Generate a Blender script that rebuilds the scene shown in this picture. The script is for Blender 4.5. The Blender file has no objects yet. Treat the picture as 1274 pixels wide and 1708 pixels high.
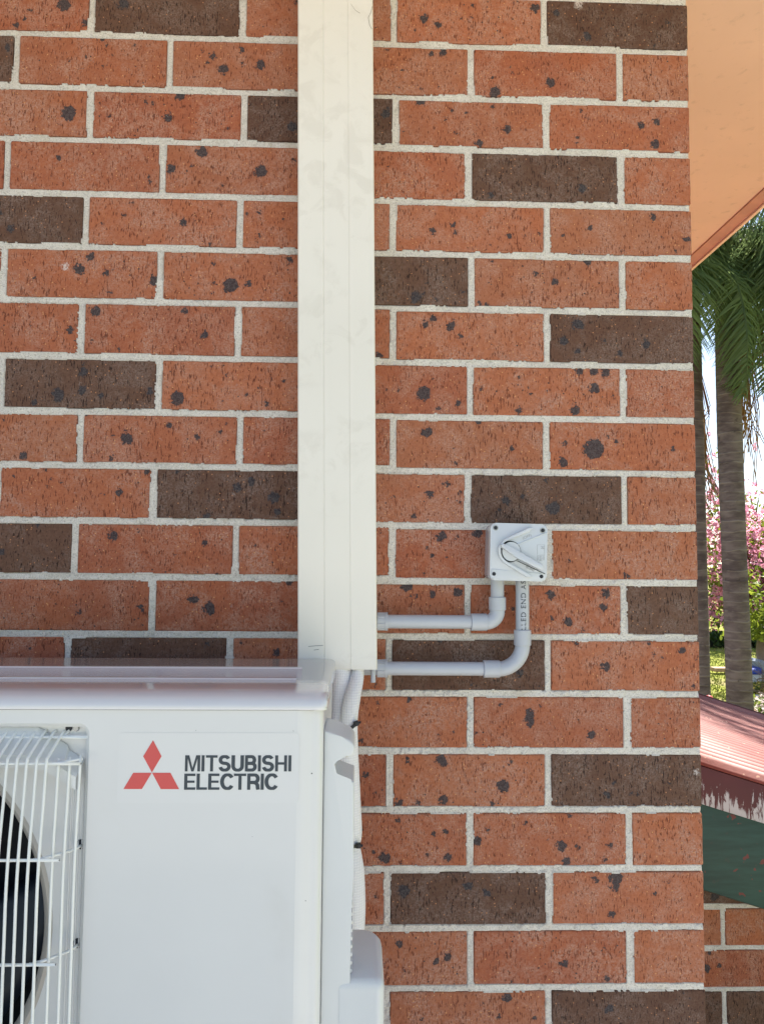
import bpy, bmesh, math, random
import numpy as np
from mathutils import Vector, Matrix, noise as mnoise
R = math.radians
S = bpy.context.scene
COL = S.collection
random.seed(11)
rng = np.random.default_rng(7)

# ------------------------------------------------------------------ camera
cam_d = bpy.data.cameras.new('camera')
cam = bpy.data.objects.new('camera', cam_d); COL.objects.link(cam)
cam_d.sensor_fit = 'VERTICAL'; cam_d.sensor_height = 24.0
cam_d.lens = 24.0 * 1280 / 1708
cam_d.clip_start = 0.05; cam_d.clip_end = 3000
_r = Vector((0.999492984, -0.030715094, 0.008387985))
_u = Vector((-0.010382886, -0.065376134, 0.997806673))
_w = Vector((0.030099352, 0.997387860, 0.065661899))
m = Matrix.Identity(4)
for i in range(3):
    m[i][0] = _r[i]; m[i][1] = _u[i]; m[i][2] = -_w[i]
m[0][3] = 0.0; m[1][3] = -1.17857; m[2][3] = 2.3
cam.matrix_world = m
S.camera = cam

# ------------------------------------------------------------------ world, sun, exposure
SUN_AZ = R(31)      # clockwise from +Y (away from the wall), so the wall itself is in open shade
SUN_EL = R(46)
W = bpy.data.worlds.new('World'); S.world = W; W.use_nodes = True
nt = W.node_tree
bg = nt.nodes['Background']
sky = nt.nodes.new('ShaderNodeTexSky'); sky.sky_type = 'NISHITA'; sky.sun_disc = False
sky.sun_elevation = SUN_EL; sky.sun_rotation = SUN_AZ
sky.altitude = 50; sky.air_density = 1.0; sky.dust_density = 0.4; sky.ozone_density = 1.0
tc = nt.nodes.new('ShaderNodeTexCoord')
nz = nt.nodes.new('ShaderNodeTexNoise'); nz.inputs['Scale'].default_value = 2.6; nz.inputs['Detail'].default_value = 7
nt.links.new(tc.outputs['Generated'], nz.inputs['Vector'])
cr = nt.nodes.new('ShaderNodeMapRange'); cr.inputs[1].default_value = .48; cr.inputs[2].default_value = .68; cr.inputs[4].default_value = .40
nt.links.new(nz.outputs['Fac'], cr.inputs[0])
mx = nt.nodes.new('ShaderNodeMix'); mx.data_type = 'RGBA'; mx.inputs[7].default_value = (6.6, 7.1, 8.3, 1)
nt.links.new(cr.outputs[0], mx.inputs[0]); nt.links.new(sky.outputs[0], mx.inputs[6])
nt.links.new(mx.outputs[2], bg.inputs['Color'])
bg.inputs['Strength'].default_value = 0.065
sun_d = bpy.data.lights.new('sun', 'SUN'); sun_d.energy = 4.6; sun_d.angle = R(0.53); sun_d.color = (1.0, .945, .87)
sun = bpy.data.objects.new('sun', sun_d); COL.objects.link(sun)
sdir = Vector((math.sin(SUN_AZ) * math.cos(SUN_EL), math.cos(SUN_AZ) * math.cos(SUN_EL), math.sin(SUN_EL)))
sun.rotation_euler = (-sdir).to_track_quat('-Z', 'Y').to_euler()
sun.location = (6, 6, 12)
S.view_settings.view_transform = 'Standard'; S.view_settings.look = 'None'
S.view_settings.exposure = 1.66; S.view_settings.gamma = 1.0
try: S.view_settings.use_curve_mapping = False
except Exception: pass
S.render.engine = 'CYCLES'
S.cycles.use_denoising = True
S.cycles.max_bounces = 8; S.cycles.diffuse_bounces = 5; S.cycles.glossy_bounces = 4
S.cycles.transparent_max_bounces = 8

# ------------------------------------------------------------------ material helpers
class NT:
    def __init__(s, name):
        s.m = bpy.data.materials.new(name); s.m.use_nodes = True
        s.t = s.m.node_tree; s.b = s.t.nodes['Principled BSDF']
        s._tc = None
    def n(s, kind, **kw):
        nd = s.t.nodes.new('ShaderNode' + kind)
        for k, v in kw.items(): setattr(nd, k, v)
        return nd
    def l(s, a, b): s.t.links.new(a, b)
    def val(s, sock, v):
        if hasattr(v, 'is_output'): s.l(v, sock)
        else: sock.default_value = v
    def math(s, op, a, b=0.0, clamp=False):
        nd = s.n('Math', operation=op, use_clamp=clamp); s.val(nd.inputs[0], a); s.val(nd.inputs[1], b); return nd.outputs[0]
    def vm(s, op, a, b=(0, 0, 0)):
        nd = s.n('VectorMath', operation=op); s.val(nd.inputs[0], a); s.val(nd.inputs[1], b)
        return nd.outputs['Value'] if op in ('DISTANCE', 'LENGTH', 'DOT_PRODUCT') else nd.outputs[0]
    def obj(s):
        if not s._tc: s._tc = s.n('TexCoord')
        return s._tc.outputs['Object']
    def noise(s, vec, scale, detail=2.0, rough=.5, dist=0.0):
        nd = s.n('TexNoise'); nd.inputs['Scale'].default_value = scale; nd.inputs['Detail'].default_value = detail
        nd.inputs['Roughness'].default_value = rough; nd.inputs['Distortion'].default_value = dist
        s.l(vec, nd.inputs['Vector']); return nd
    def ramp(s, v, a, b, lo=0.0, hi=1.0, smooth=True):
        nd = s.n('MapRange'); nd.interpolation_type = 'SMOOTHSTEP' if smooth else 'LINEAR'
        s.val(nd.inputs[0], v); nd.inputs[1].default_value = a; nd.inputs[2].default_value = b
        nd.inputs[3].default_value = lo; nd.inputs[4].default_value = hi; return nd.outputs[0]
    def mix(s, f, a, b, mode='MIX'):
        nd = s.n('Mix', data_type='RGBA', blend_type=mode); s.val(nd.inputs[0], f)
        for k, v in ((6, a), (7, b)):
            if isinstance(v, tuple): v = tuple(v[:3]) + (1,)
            s.val(nd.inputs[k], v)
        return nd.outputs[2]
    def bump(s, h, strength=.3, dist=.001, prev=None):
        nd = s.n('Bump'); nd.inputs['Strength'].default_value = strength; nd.inputs['Distance'].default_value = dist
        s.l(h, nd.inputs['Height'])
        if prev is not None: s.l(prev, nd.inputs['Normal'])
        return nd.outputs[0]
    def out(s, col, rough=.8, normal=None, spec=.5, coat=0.0, metal=0.0):
        s.val(s.b.inputs['Base Color'], col if not isinstance(col, tuple) else tuple(col[:3]) + (1,))
        s.val(s.b.inputs['Roughness'], rough); s.b.inputs['Specular IOR Level'].default_value = spec
        s.b.inputs['Coat Weight'].default_value = coat; s.b.inputs['Coat Roughness'].default_value = .08
        s.b.inputs['Metallic'].default_value = metal
        if normal is not None: s.l(normal, s.b.inputs['Normal'])
        return s.m

def simple(name, col, rough=.5, var=.06, vscale=30., bscale=400., bstr=.06, spec=.5, coat=0., metal=0., dirt=None, dscale=9.):
    k = NT(name); o = k.obj()
    n1 = k.noise(o, vscale, 4, .6).outputs['Fac']
    c = k.mix(k.ramp(n1, .3, .7), tuple(x * (1 - var) for x in col), tuple(min(1, x * (1 + var)) for x in col))
    if dirt:
        n2 = k.noise(o, dscale, 5, .62, .4).outputs['Fac']
        c = k.mix(k.ramp(n2, .56, .75, 0, dirt[3]), c, dirt[:3])
    nb = k.noise(o, bscale, 2).outputs['Fac']
    return k.out(c, k.ramp(n1, .3, .7, rough * .92, min(1, rough * 1.08)), k.bump(nb, bstr, .0006), spec, coat, metal)

def brick_material(name, dark):
    k = NT(name); o = k.obj()
    inf = k.n('ObjectInfo'); off = k.math('MULTIPLY', inf.outputs['Random'], 37.0)
    ofv = k.n('CombineXYZ'); k.l(off, ofv.inputs[0]); k.l(off, ofv.inputs[1]); k.l(off, ofv.inputs[2])
    pm = k.vm('MULTIPLY', o, (1000., 1000., 1000.))          # millimetres
    pr = k.vm('ADD', pm, k.vm('MULTIPLY', ofv.outputs[0], (100., 100., 100.)))
    tone = k.n('Attribute', attribute_type='OBJECT', attribute_name='tone').outputs['Fac']
    if dark:
        ca, cb = (.102, .050, .032), (.155, .083, .054)
        bloom = (.21, .15, .125)
    else:
        ca, cb = (.325, .098, .052), (.450, .160, .078)
        bloom = (.47, .265, .195)
    base = k.mix(tone, ca, cb)
    if not dark: base = k.mix(k.ramp(inf.outputs['Random'], .35, 1., 0, .75), base, (.375, .150, .078))
    else: base = k.mix(k.ramp(inf.outputs['Random'], .2, 1., 0, .7), base, (.135, .066, .042))
    big = k.noise(pr, .013, 3, .6).outputs['Fac']
    base = k.mix(k.ramp(big, .35, .7, 0, .5), base, tuple(x * 1.35 for x in ca) if dark else (.44, .135, .055))
    # whitish kiln bloom, patchy and finely broken up
    bl = k.noise(pr, .022, 4, .65, .5).outputs['Fac']; gr = k.noise(pr, .40, 4, .75).outputs['Fac']
    f = k.math('MULTIPLY', k.ramp(bl, .38, .66, .12, 1.), k.ramp(gr, .40, .58))
    base = k.mix(f, base, bloom)
    g2 = k.noise(pr, .22, 3, .65).outputs['Fac']
    base = k.mix(k.ramp(g2, .3, .7, .0, .30), base, (.04, .012, .01) if dark else (.16, .03, .017))
    # wire cut drag marks: short upright pits
    st = k.vm('MULTIPLY', pr, (.52, .52, .115))
    dr = k.noise(st, 1.0, 2, .55, .25).outputs['Fac']
    dens = k.noise(pr, .03, 2).outputs['Fac']
    thr = k.ramp(dens, .35, .65, .630, .580)
    pit = k.ramp(k.math('SUBTRACT', dr, thr), 0.0, .028)
    base = k.mix(k.math('MULTIPLY', pit, .82), base, (.022, .011, .009) if dark else (.115, .030, .017))
    # pale grog specks
    vo = k.n('TexVoronoi'); vo.inputs['Scale'].default_value = .16; k.l(pr, vo.inputs['Vector'])
    cs = k.n('SeparateColor'); k.l(vo.outputs['Color'], cs.inputs[0])
    sp = k.math('MULTIPLY', k.ramp(vo.outputs['Distance'], .20, .12), k.ramp(cs.outputs[0], .66, .68))
    base = k.mix(sp, base, (.60, .30, .14) if not dark else (.42, .20, .10))
    vo2 = k.n('TexVoronoi'); vo2.inputs['Scale'].default_value = .075; k.l(pr, vo2.inputs['Vector'])
    cs2 = k.n('SeparateColor'); k.l(vo2.outputs['Color'], cs2.inputs[0])
    # little stray iron spots
    wob = k.noise(pr, .15, 4, .68); wv = k.vm('MULTIPLY', k.vm('SUBTRACT', wob.outputs['Color'], (.5, .5, .5)), (20., 20., 0))
    ss = k.math('MULTIPLY', k.ramp(k.math('ADD', vo2.outputs['Distance'], k.math('MULTIPLY', gr, .05)), .145, .10), k.ramp(cs2.outputs[1], .80, .82))
    # large iron spots, laid per brick in the object's own properties s0..s13 (x mm, z mm, radius mm)
    sx = k.n('SeparateXYZ'); k.l(pm, sx.inputs[0])
    cx = k.n('CombineXYZ'); k.l(sx.outputs[0], cx.inputs[0]); k.l(sx.outputs[2], cx.inputs[1])
    P = k.vm('ADD', cx.outputs[0], wv)
    def slot(nm):
        at = k.n('Attribute', attribute_type='OBJECT', attribute_name=nm).outputs['Vector']
        c2 = k.vm('MULTIPLY', at, (1, 1, 0)); d = k.vm('DISTANCE', P, c2)
        s3 = k.n('SeparateXYZ'); k.l(at, s3.inputs[0])
        return k.math('SUBTRACT', s3.outputs[2], d)
    acc = slot('s0')
    for i in range(1, 11): acc = k.math('MAXIMUM', acc, slot('s%d' % i))
    acc = k.math('ADD', acc, k.math('MULTIPLY', k.math('SUBTRACT', wob.outputs['Fac'], .52), 9.0))
    big_sp = k.ramp(acc, -.35, .45); halo = k.ramp(acc, -4.0, .5, 0, .40)
    base = k.mix(k.math('MULTIPLY', halo, k.ramp(gr, .35, .6)), base, (.07, .045, .04) if dark else (.16, .045, .03))
    iron = k.mix(k.ramp(gr, .35, .65), (.022, .021, .027), (.085, .074, .078))
    fs = k.math('MAXIMUM', big_sp, ss)
    base = k.mix(k.math('MULTIPLY', fs, .93), base, iron)
    wacc = slot('w0')
    wf = k.math('MULTIPLY', k.ramp(wacc, -2.5, 3.), k.ramp(gr, .38, .55))
    base = k.mix(k.math('MULTIPLY', wf, .85), base, (.66, .60, .58))
    h = k.math('SUBTRACT', k.math('ADD', k.math('MULTIPLY', gr, .35), k.math('MULTIPLY', g2, .3)), k.math('MULTIPLY', pit, 1.0))
    h = k.math('ADD', h, k.math('MULTIPLY', fs, .35))
    return k.out(base, .86, k.bump(h, .55, .0011), .30)

def mortar_material(name='sandy_mortar'):
    k = NT(name); o = k.obj(); pm = k.vm('MULTIPLY', o, (1000., 1000., 1000.))
    n1 = k.noise(pm, .02, 3, .6).outputs['Fac']; g = k.noise(pm, .45, 4, .75).outputs['Fac']
    c = k.mix(k.ramp(n1, .3, .7), (.61, .58, .53), (.70, .67, .62))
    c = k.mix(k.ramp(g, .53, .66, 0, .6), c, (.86, .82, .76))
    c = k.mix(k.ramp(g, .48, .34, 0, .85), c, (.33, .30, .27))
    g3 = k.noise(pm, .17, 3, .6).outputs['Fac']
    c = k.mix(k.ramp(g3, .40, .28, 0, .6), c, (.38, .34, .29))
    st_ = k.noise(pm, .012, 5, .7, .5).outputs['Fac']; c = k.mix(k.ramp(st_, .56, .70, 0, .55), c, (.50, .44, .36))
    h = k.math('ADD', g, k.math('MULTIPLY', g3, 1.4))
    return k.out(c, .95, k.bump(h, .75, .0012), .2)

# ------------------------------------------------------------------ mesh helpers
def tag(o, label=None, cat=None, group=None, kind=None):
    if label: o['label'] = label
    if cat: o['category'] = cat
    if group: o['group'] = group
    if kind: o['kind'] = kind
    return o
def thing(name, label, cat, loc, group=None, rz=0.0):
    o = bpy.data.objects.new(name, None); COL.objects.link(o); o.location = loc; o.rotation_euler = (0, 0, rz)
    o.empty_display_size = .1
    return tag(o, label, cat, group)
def wloc(o):
    v = Vector(o.location)
    while o.parent: o = o.parent; v += Vector(o.location)
    return v
def link(name, me, mat, parent=None, origin=None, smooth=None):
    """me holds WORLD coordinates; the object's origin is put at `origin` (or its parent's)."""
    o = bpy.data.objects.new(name, me); COL.objects.link(o)
    pw = wloc(parent) if parent else Vector((0, 0, 0))
    og = Vector(origin) if origin is not None else pw
    me.transform(Matrix.Translation(-og)); o.location = og - pw
    if parent: o.parent = parent
    if mat: me.materials.append(mat)
    if smooth is not None and len(me.polygons):
        if smooth == 'flat': pass
        else:
            for p in me.polygons: p.use_smooth = True
            if smooth != True: me.set_sharp_from_angle(angle=R(smooth))
    return o
def from_pd(name, v, f, mat, parent=None, origin=None, smooth=None):
    me = bpy.data.meshes.new(name); me.from_pydata([tuple(map(float, p)) for p in v], [], f); me.update()
    return link(name, me, mat, parent, origin, smooth)
def bm_link(name, bm, mat, parent=None, origin=None, smooth=35):
    bmesh.ops.recalc_face_normals(bm, faces=bm.faces)
    me = bpy.data.meshes.new(name); bm.to_mesh(me); bm.free()
    return link(name, me, mat, parent, origin, smooth)
def a_box(bm, x0, x1, y0, y1, z0, z1, bev=0.0, seg=2):
    v = [bm.verts.new(p) for p in ((x0, y0, z0), (x1, y0, z0), (x1, y1, z0), (x0, y1, z0), (x0, y0, z1), (x1, y0, z1), (x1, y1, z1), (x0, y1, z1))]
    fs = [bm.faces.new([v[i] for i in q]) for q in ((0, 1, 5, 4), (1, 2, 6, 5), (2, 3, 7, 6), (3, 0, 4, 7), (4, 5, 6, 7), (3, 2, 1, 0))]
    if bev:
        es = list({e for f in fs for e in f.edges})
        bmesh.ops.bevel(bm, geom=es, offset=bev, segments=seg, affect='EDGES', profile=.5)
def box(name, x0, x1, y0, y1, z0, z1, mat, parent=None, bev=0.0, seg=2, origin=None, smooth=35):
    bm = bmesh.new(); a_box(bm, x0, x1, y0, y1, z0, z1, bev, seg); return bm_link(name, bm, mat, parent, origin, smooth)
def a_prism(bm, poly, y0, y1, bev=0.0, seg=2, axis='Y'):
    """poly in (x,z) extruded along y (or (y,z) along x, (x,y) along z)."""
    def P(a, b, t): return {'Y': (a, t, b), 'X': (t, a, b), 'Z': (a, b, t)}[axis]
    A = [bm.verts.new(P(a, b, y0)) for a, b in poly]; B = [bm.verts.new(P(a, b, y1)) for a, b in poly]
    n = len(poly); fs = [bm.faces.new(A), bm.faces.new(B[::-1])]
    for i in range(n): fs.append(bm.faces.new((A[i], B[i], B[(i + 1) % n], A[(i + 1) % n])))
    if bev:
        es = [e for e in fs[0].edges]
        bmesh.ops.bevel(bm, geom=es, offset=bev, segments=seg, affect='EDGES', profile=.5)
def prism(name, poly, y0, y1, mat, parent=None, bev=0.0, seg=2, axis='Y', origin=None, smooth=35):
    bm = bmesh.new(); a_prism(bm, poly, y0, y1, bev, seg, axis); return bm_link(name, bm, mat, parent, origin, smooth)
def a_tube(bm, pts, r, n=12, caps=True, flat=1.0, flatdir=None):
    pts = [Vector(p) for p in pts]; N = len(pts)
    rr = r if hasattr(r, '__len__') else [r] * N
    t0 = (pts[1] - pts[0]).normalized(); ref = Vector(flatdir) if flatdir else (Vector((0, 1, 0)) if abs(t0.y) < .9 else Vector((1, 0, 0)))
    rings = []
    a = (ref - t0 * ref.dot(t0)).normalized()
    for i, p in enumerate(pts):
        t = (pts[min(i + 1, N - 1)] - pts[max(i - 1, 0)]).normalized()
        a = (a - t * a.dot(t)).normalized(); b = t.cross(a)
        rings.append([bm.verts.new(p + a * (math.cos(2 * math.pi * k / n) * rr[i] * flat) + b * (math.sin(2 * math.pi * k / n) * rr[i])) for k in range(n)])
    for i in range(N - 1):
        for k in range(n):
            bm.faces.new((rings[i][k], rings[i][(k + 1) % n], rings[i + 1][(k + 1) % n], rings[i + 1][k]))
    if caps: bm.faces.new(rings[0][::-1]); bm.faces.new(rings[-1])
def tube(name, pts, r, mat, parent=None, n=12, **kw):
    bm = bmesh.new(); a_tube(bm, pts, r, n, **kw); return bm_link(name, bm, mat, parent)
def smooth_path(pts, k=8):
    """Catmull-Rom through the points."""
    P = [Vector(p) for p in pts]; P = [P[0] * 2 - P[1]] + P + [P[-1] * 2 - P[-2]]; out = []
    for i in range(1, len(P) - 2):
        for j in range(k):
            t = j / k
            out.append(.5 * ((2 * P[i]) + (-P[i - 1] + P[i + 1]) * t + (2 * P[i - 1] - 5 * P[i] + 4 * P[i + 1] - P[i + 2]) * t * t + (-P[i - 1] + 3 * P[i] - 3 * P[i + 1] + P[i + 2]) * t ** 3))
    out.append(P[-2]); return out
def rrect(x0, x1, z0, z1, r, k=6):
    out = []
    for cx, cz, a0 in ((x1 - r, z1 - r, 0), (x0 + r, z1 - r, 90), (x0 + r, z0 + r, 180), (x1 - r, z0 + r, 270)):
        for i in range(k + 1):
            a = R(a0 + 90 * i / k); out.append((cx + r * math.cos(a), cz + r * math.sin(a)))
    return out
def lathe(name, prof, cen, mat, parent=None, n=48, axis='Y', a0=0, a1=360):
    """prof: (radius, distance along axis)"""
    v = []; f = []; full = abs(a1 - a0) >= 360; m_ = n if full else n + 1
    for (r, t) in prof:
        for k in range(m_):
            a = R(a0) + R(a1 - a0) * k / n
            c, s = r * math.cos(a), r * math.sin(a)
            v.append({'Y': (cen[0] + c, cen[1] + t, cen[2] + s), 'Z': (cen[0] + c, cen[1] + s, cen[2] + t), 'X': (cen[0] + t, cen[1] + c, cen[2] + s)}[axis])
    for i in range(len(prof) - 1):
        for k in range(n if full else n):
            k2 = (k + 1) % m_ if full else k + 1
            f.append((i * m_ + k, i * m_ + k2, (i + 1) * m_ + k2, (i + 1) * m_ + k))
    return from_pd(name, v, f, mat, parent, smooth=40)
def bridge(name, A, B, mat, parent=None, smooth='flat'):
    n = len(A); return from_pd(name, list(A) + list(B), [(i, (i + 1) % n, n + (i + 1) % n, n + i) for i in range(n)], mat, parent, smooth=smooth)
def text_obj(name, s, size, mat, parent, mtx, extrude=.0002, offset=0.0, fit=None, shear=0, spacing=1.0):
    """text as a mesh, scaled into fit=(width,height) and placed by mtx (local x right, y up, z out)."""
    cu = bpy.data.curves.new('txt', 'FONT'); cu.body = s; cu.size = size; cu.extrude = extrude; cu.offset = offset; cu.space_character = spacing
    cu.resolution_u = 6
    to = bpy.data.objects.new('txt', cu); COL.objects.link(to)
    bpy.context.view_layer.update()
    me = bpy.data.meshes.new_from_object(to.evaluated_get(bpy.context.evaluated_depsgraph_get()))
    bpy.data.objects.remove(to); bpy.data.curves.remove(cu)
    xs = [v.co.x for v in me.vertices]; ys = [v.co.y for v in me.vertices]
    x0, x1, y0, y1 = min(xs), max(xs), min(ys), max(ys)
    sx = fit[0] / (x1 - x0) if fit and fit[0] else 1; sy = fit[1] / (y1 - y0) if fit and fit[1] else sx
    for v in me.vertices: v.co.x = (v.co.x - x0) * sx; v.co.y = (v.co.y - y0) * sy
    me.transform(mtx); me.materials.clear()
    return link(name, me, mat, parent)
def nz2(h, w, cell, seed):
    """smooth value noise on an h x w grid, cell = size of a lump in grid steps"""
    g = np.random.default_rng(seed); gh, gw = int(h / cell) + 3, int(w / cell) + 3
    a = g.random((gh, gw)); y = np.arange(h) / cell; x = np.arange(w) / cell
    yi = y.astype(int); xi = x.astype(int); fy = y - yi; fx = x - xi
    fy = (fy * fy * (3 - 2 * fy))[:, None]; fx = (fx * fx * (3 - 2 * fx))[None, :]
    A = a[np.ix_(yi, xi)]; B = a[np.ix_(yi, xi + 1)]; C_ = a[np.ix_(yi + 1, xi)]; D = a[np.ix_(yi + 1, xi + 1)]
    return (A * (1 - fx) + B * fx) * (1 - fy) + (C_ * (1 - fx) + D * fx) * fy

# ------------------------------------------------------------------ materials
M = {}
M['brick'] = brick_material('wire_cut_red_brick', False)
M['brick_dark'] = brick_material('wire_cut_brown_brick', True)
M['mortar'] = mortar_material()
M['soffit'] = simple('cream_soffit_bounce_tint', (.92, .66, .55), .55, .04, 3, 250, .05, dirt=(.30, .20, .14, .25), dscale=30)  # cream with the red roof's warm bounce light mixed into the colour
M['fascia'] = simple('terracotta_fascia_paint', (.66, .38, .28), .5, .08, 20)
M['ac'] = simple('white_powder_coat', (.685, .692, .685), .34, .012, 6, 900, .03, .5, .25, dirt=(.50, .48, .42, .16), dscale=5)
M['ac_lid'] = simple('glossy_white_powder_coat', (.68, .68, .70), .17, .012, 6, 900, .015, .6, .8)
M['ac_plastic'] = simple('white_moulded_plastic', (.67, .685, .68), .38, .015, 8, 700, .03, .5, .1)
M['shroud'] = simple('pale_grey_shroud_plastic', (.44, .41, .37), .5, .03, 12)
M['wire'] = simple('white_coated_wire', (.80, .82, .80), .35, .02, 30, 800, .02, .5, .2)
M['dark'] = simple('dark_fan_cavity', (.006, .010, .020), .6, .2, 20)
M['blade'] = simple('dark_blue_fan_plastic', (.006, .011, .022), .45, .1, 20)
M['screw'] = simple('zinc_screw', (.35, .36, .37), .35, .15, 300, metal=.9)
M['blackrub'] = simple('black_nylon', (.012, .012, .016), .45, .1, 50)
M['conduit'] = simple('grey_pvc_conduit', (.45, .48, .54), .30, .02, 25, 600, .03, .5, .15)
M['iso'] = simple('light_grey_switch_plastic', (.59, .63, .68), .30, .015, 25, 600, .02, .5, .15)
M['print'] = simple('dark_printed_ink', (.035, .045, .065), .5, .05, 50)
M['ink'] = simple('charcoal_logo_ink', (.035, .050, .065), .45, .05, 50)
M['logo_red'] = simple('red_logo_ink', (.64, .085, .080), .42, .03, 50)
M['faint'] = simple('faint_grey_print', (.36, .38, .40), .5, .05, 50)
M['orange'] = simple('orange_conduit_sleeve', (.62, .10, .03), .45, .08, 40)
M['terrace'] = simple('concrete_paving', (.55, .53, .50), .9, .12, 8, 60, .4)

def sticker_mat():
    k = NT('clear_gloss_sticker'); return k.out(k.mix(k.ramp(k.noise(k.obj(), 12, 3).outputs['Fac'], .3, .7), (.690, .697, .690), (.694, .701, .694)), .32, None, .5, .3)
M['sticker'] = sticker_mat()
def duct_mat():
    k = NT('cream_duct_pvc'); o = k.obj()
    n1 = k.noise(o, 7, 5, .65, .6).outputs['Fac']; n2 = k.noise(o, 26, 4, .6, .8).outputs['Fac']; n3 = k.noise(o, 3, 3).outputs['Fac']
    c = k.mix(k.ramp(n3, .3, .7), (.79, .765, .70), (.83, .805, .745))
    sm = k.math('MULTIPLY', k.ramp(n1, .47, .60), k.ramp(n2, .46, .60))
    c = k.mix(k.math('MULTIPLY', sm, .15), c, (.47, .43, .36))
    vo = k.n('TexVoronoi'); vo.inputs['Scale'].default_value = 26; k.l(o, vo.inputs['Vector'])
    cs = k.n('SeparateColor'); k.l(vo.outputs['Color'], cs.inputs[0])
    sp = k.math('MULTIPLY', k.ramp(vo.outputs['Distance'], .05, .02), k.ramp(cs.outputs[0], .80, .82))
    c = k.mix(sp, c, (.10, .08, .06))
    return k.out(c, .42, k.bump(k.noise(o, 300, 2).outputs['Fac'], .04, .0005), .45)
M['duct'] = duct_mat()
def wrap_mat():
    k = NT('white_woven_wrap_tape'); o = k.obj(); s = k.n('SeparateXYZ'); k.l(o, s.inputs[0])
    wz = k.math('SINE', k.math('MULTIPLY', s.outputs[2], 2 * math.pi / .0034)); wx = k.math('SINE', k.math('MULTIPLY', s.outputs[0], 2 * math.pi / .0034))
    h = k.math('ADD', k.ramp(wz, -.8, .6), k.ramp(wx, -.8, .6))
    c = k.mix(k.ramp(h, .5, 1.6), (.76, .76, .79), (.85, .85, .87))
    return k.out(c, .6, k.bump(h, .4, .0006), .3)
M['wrap'] = wrap_mat()

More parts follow.
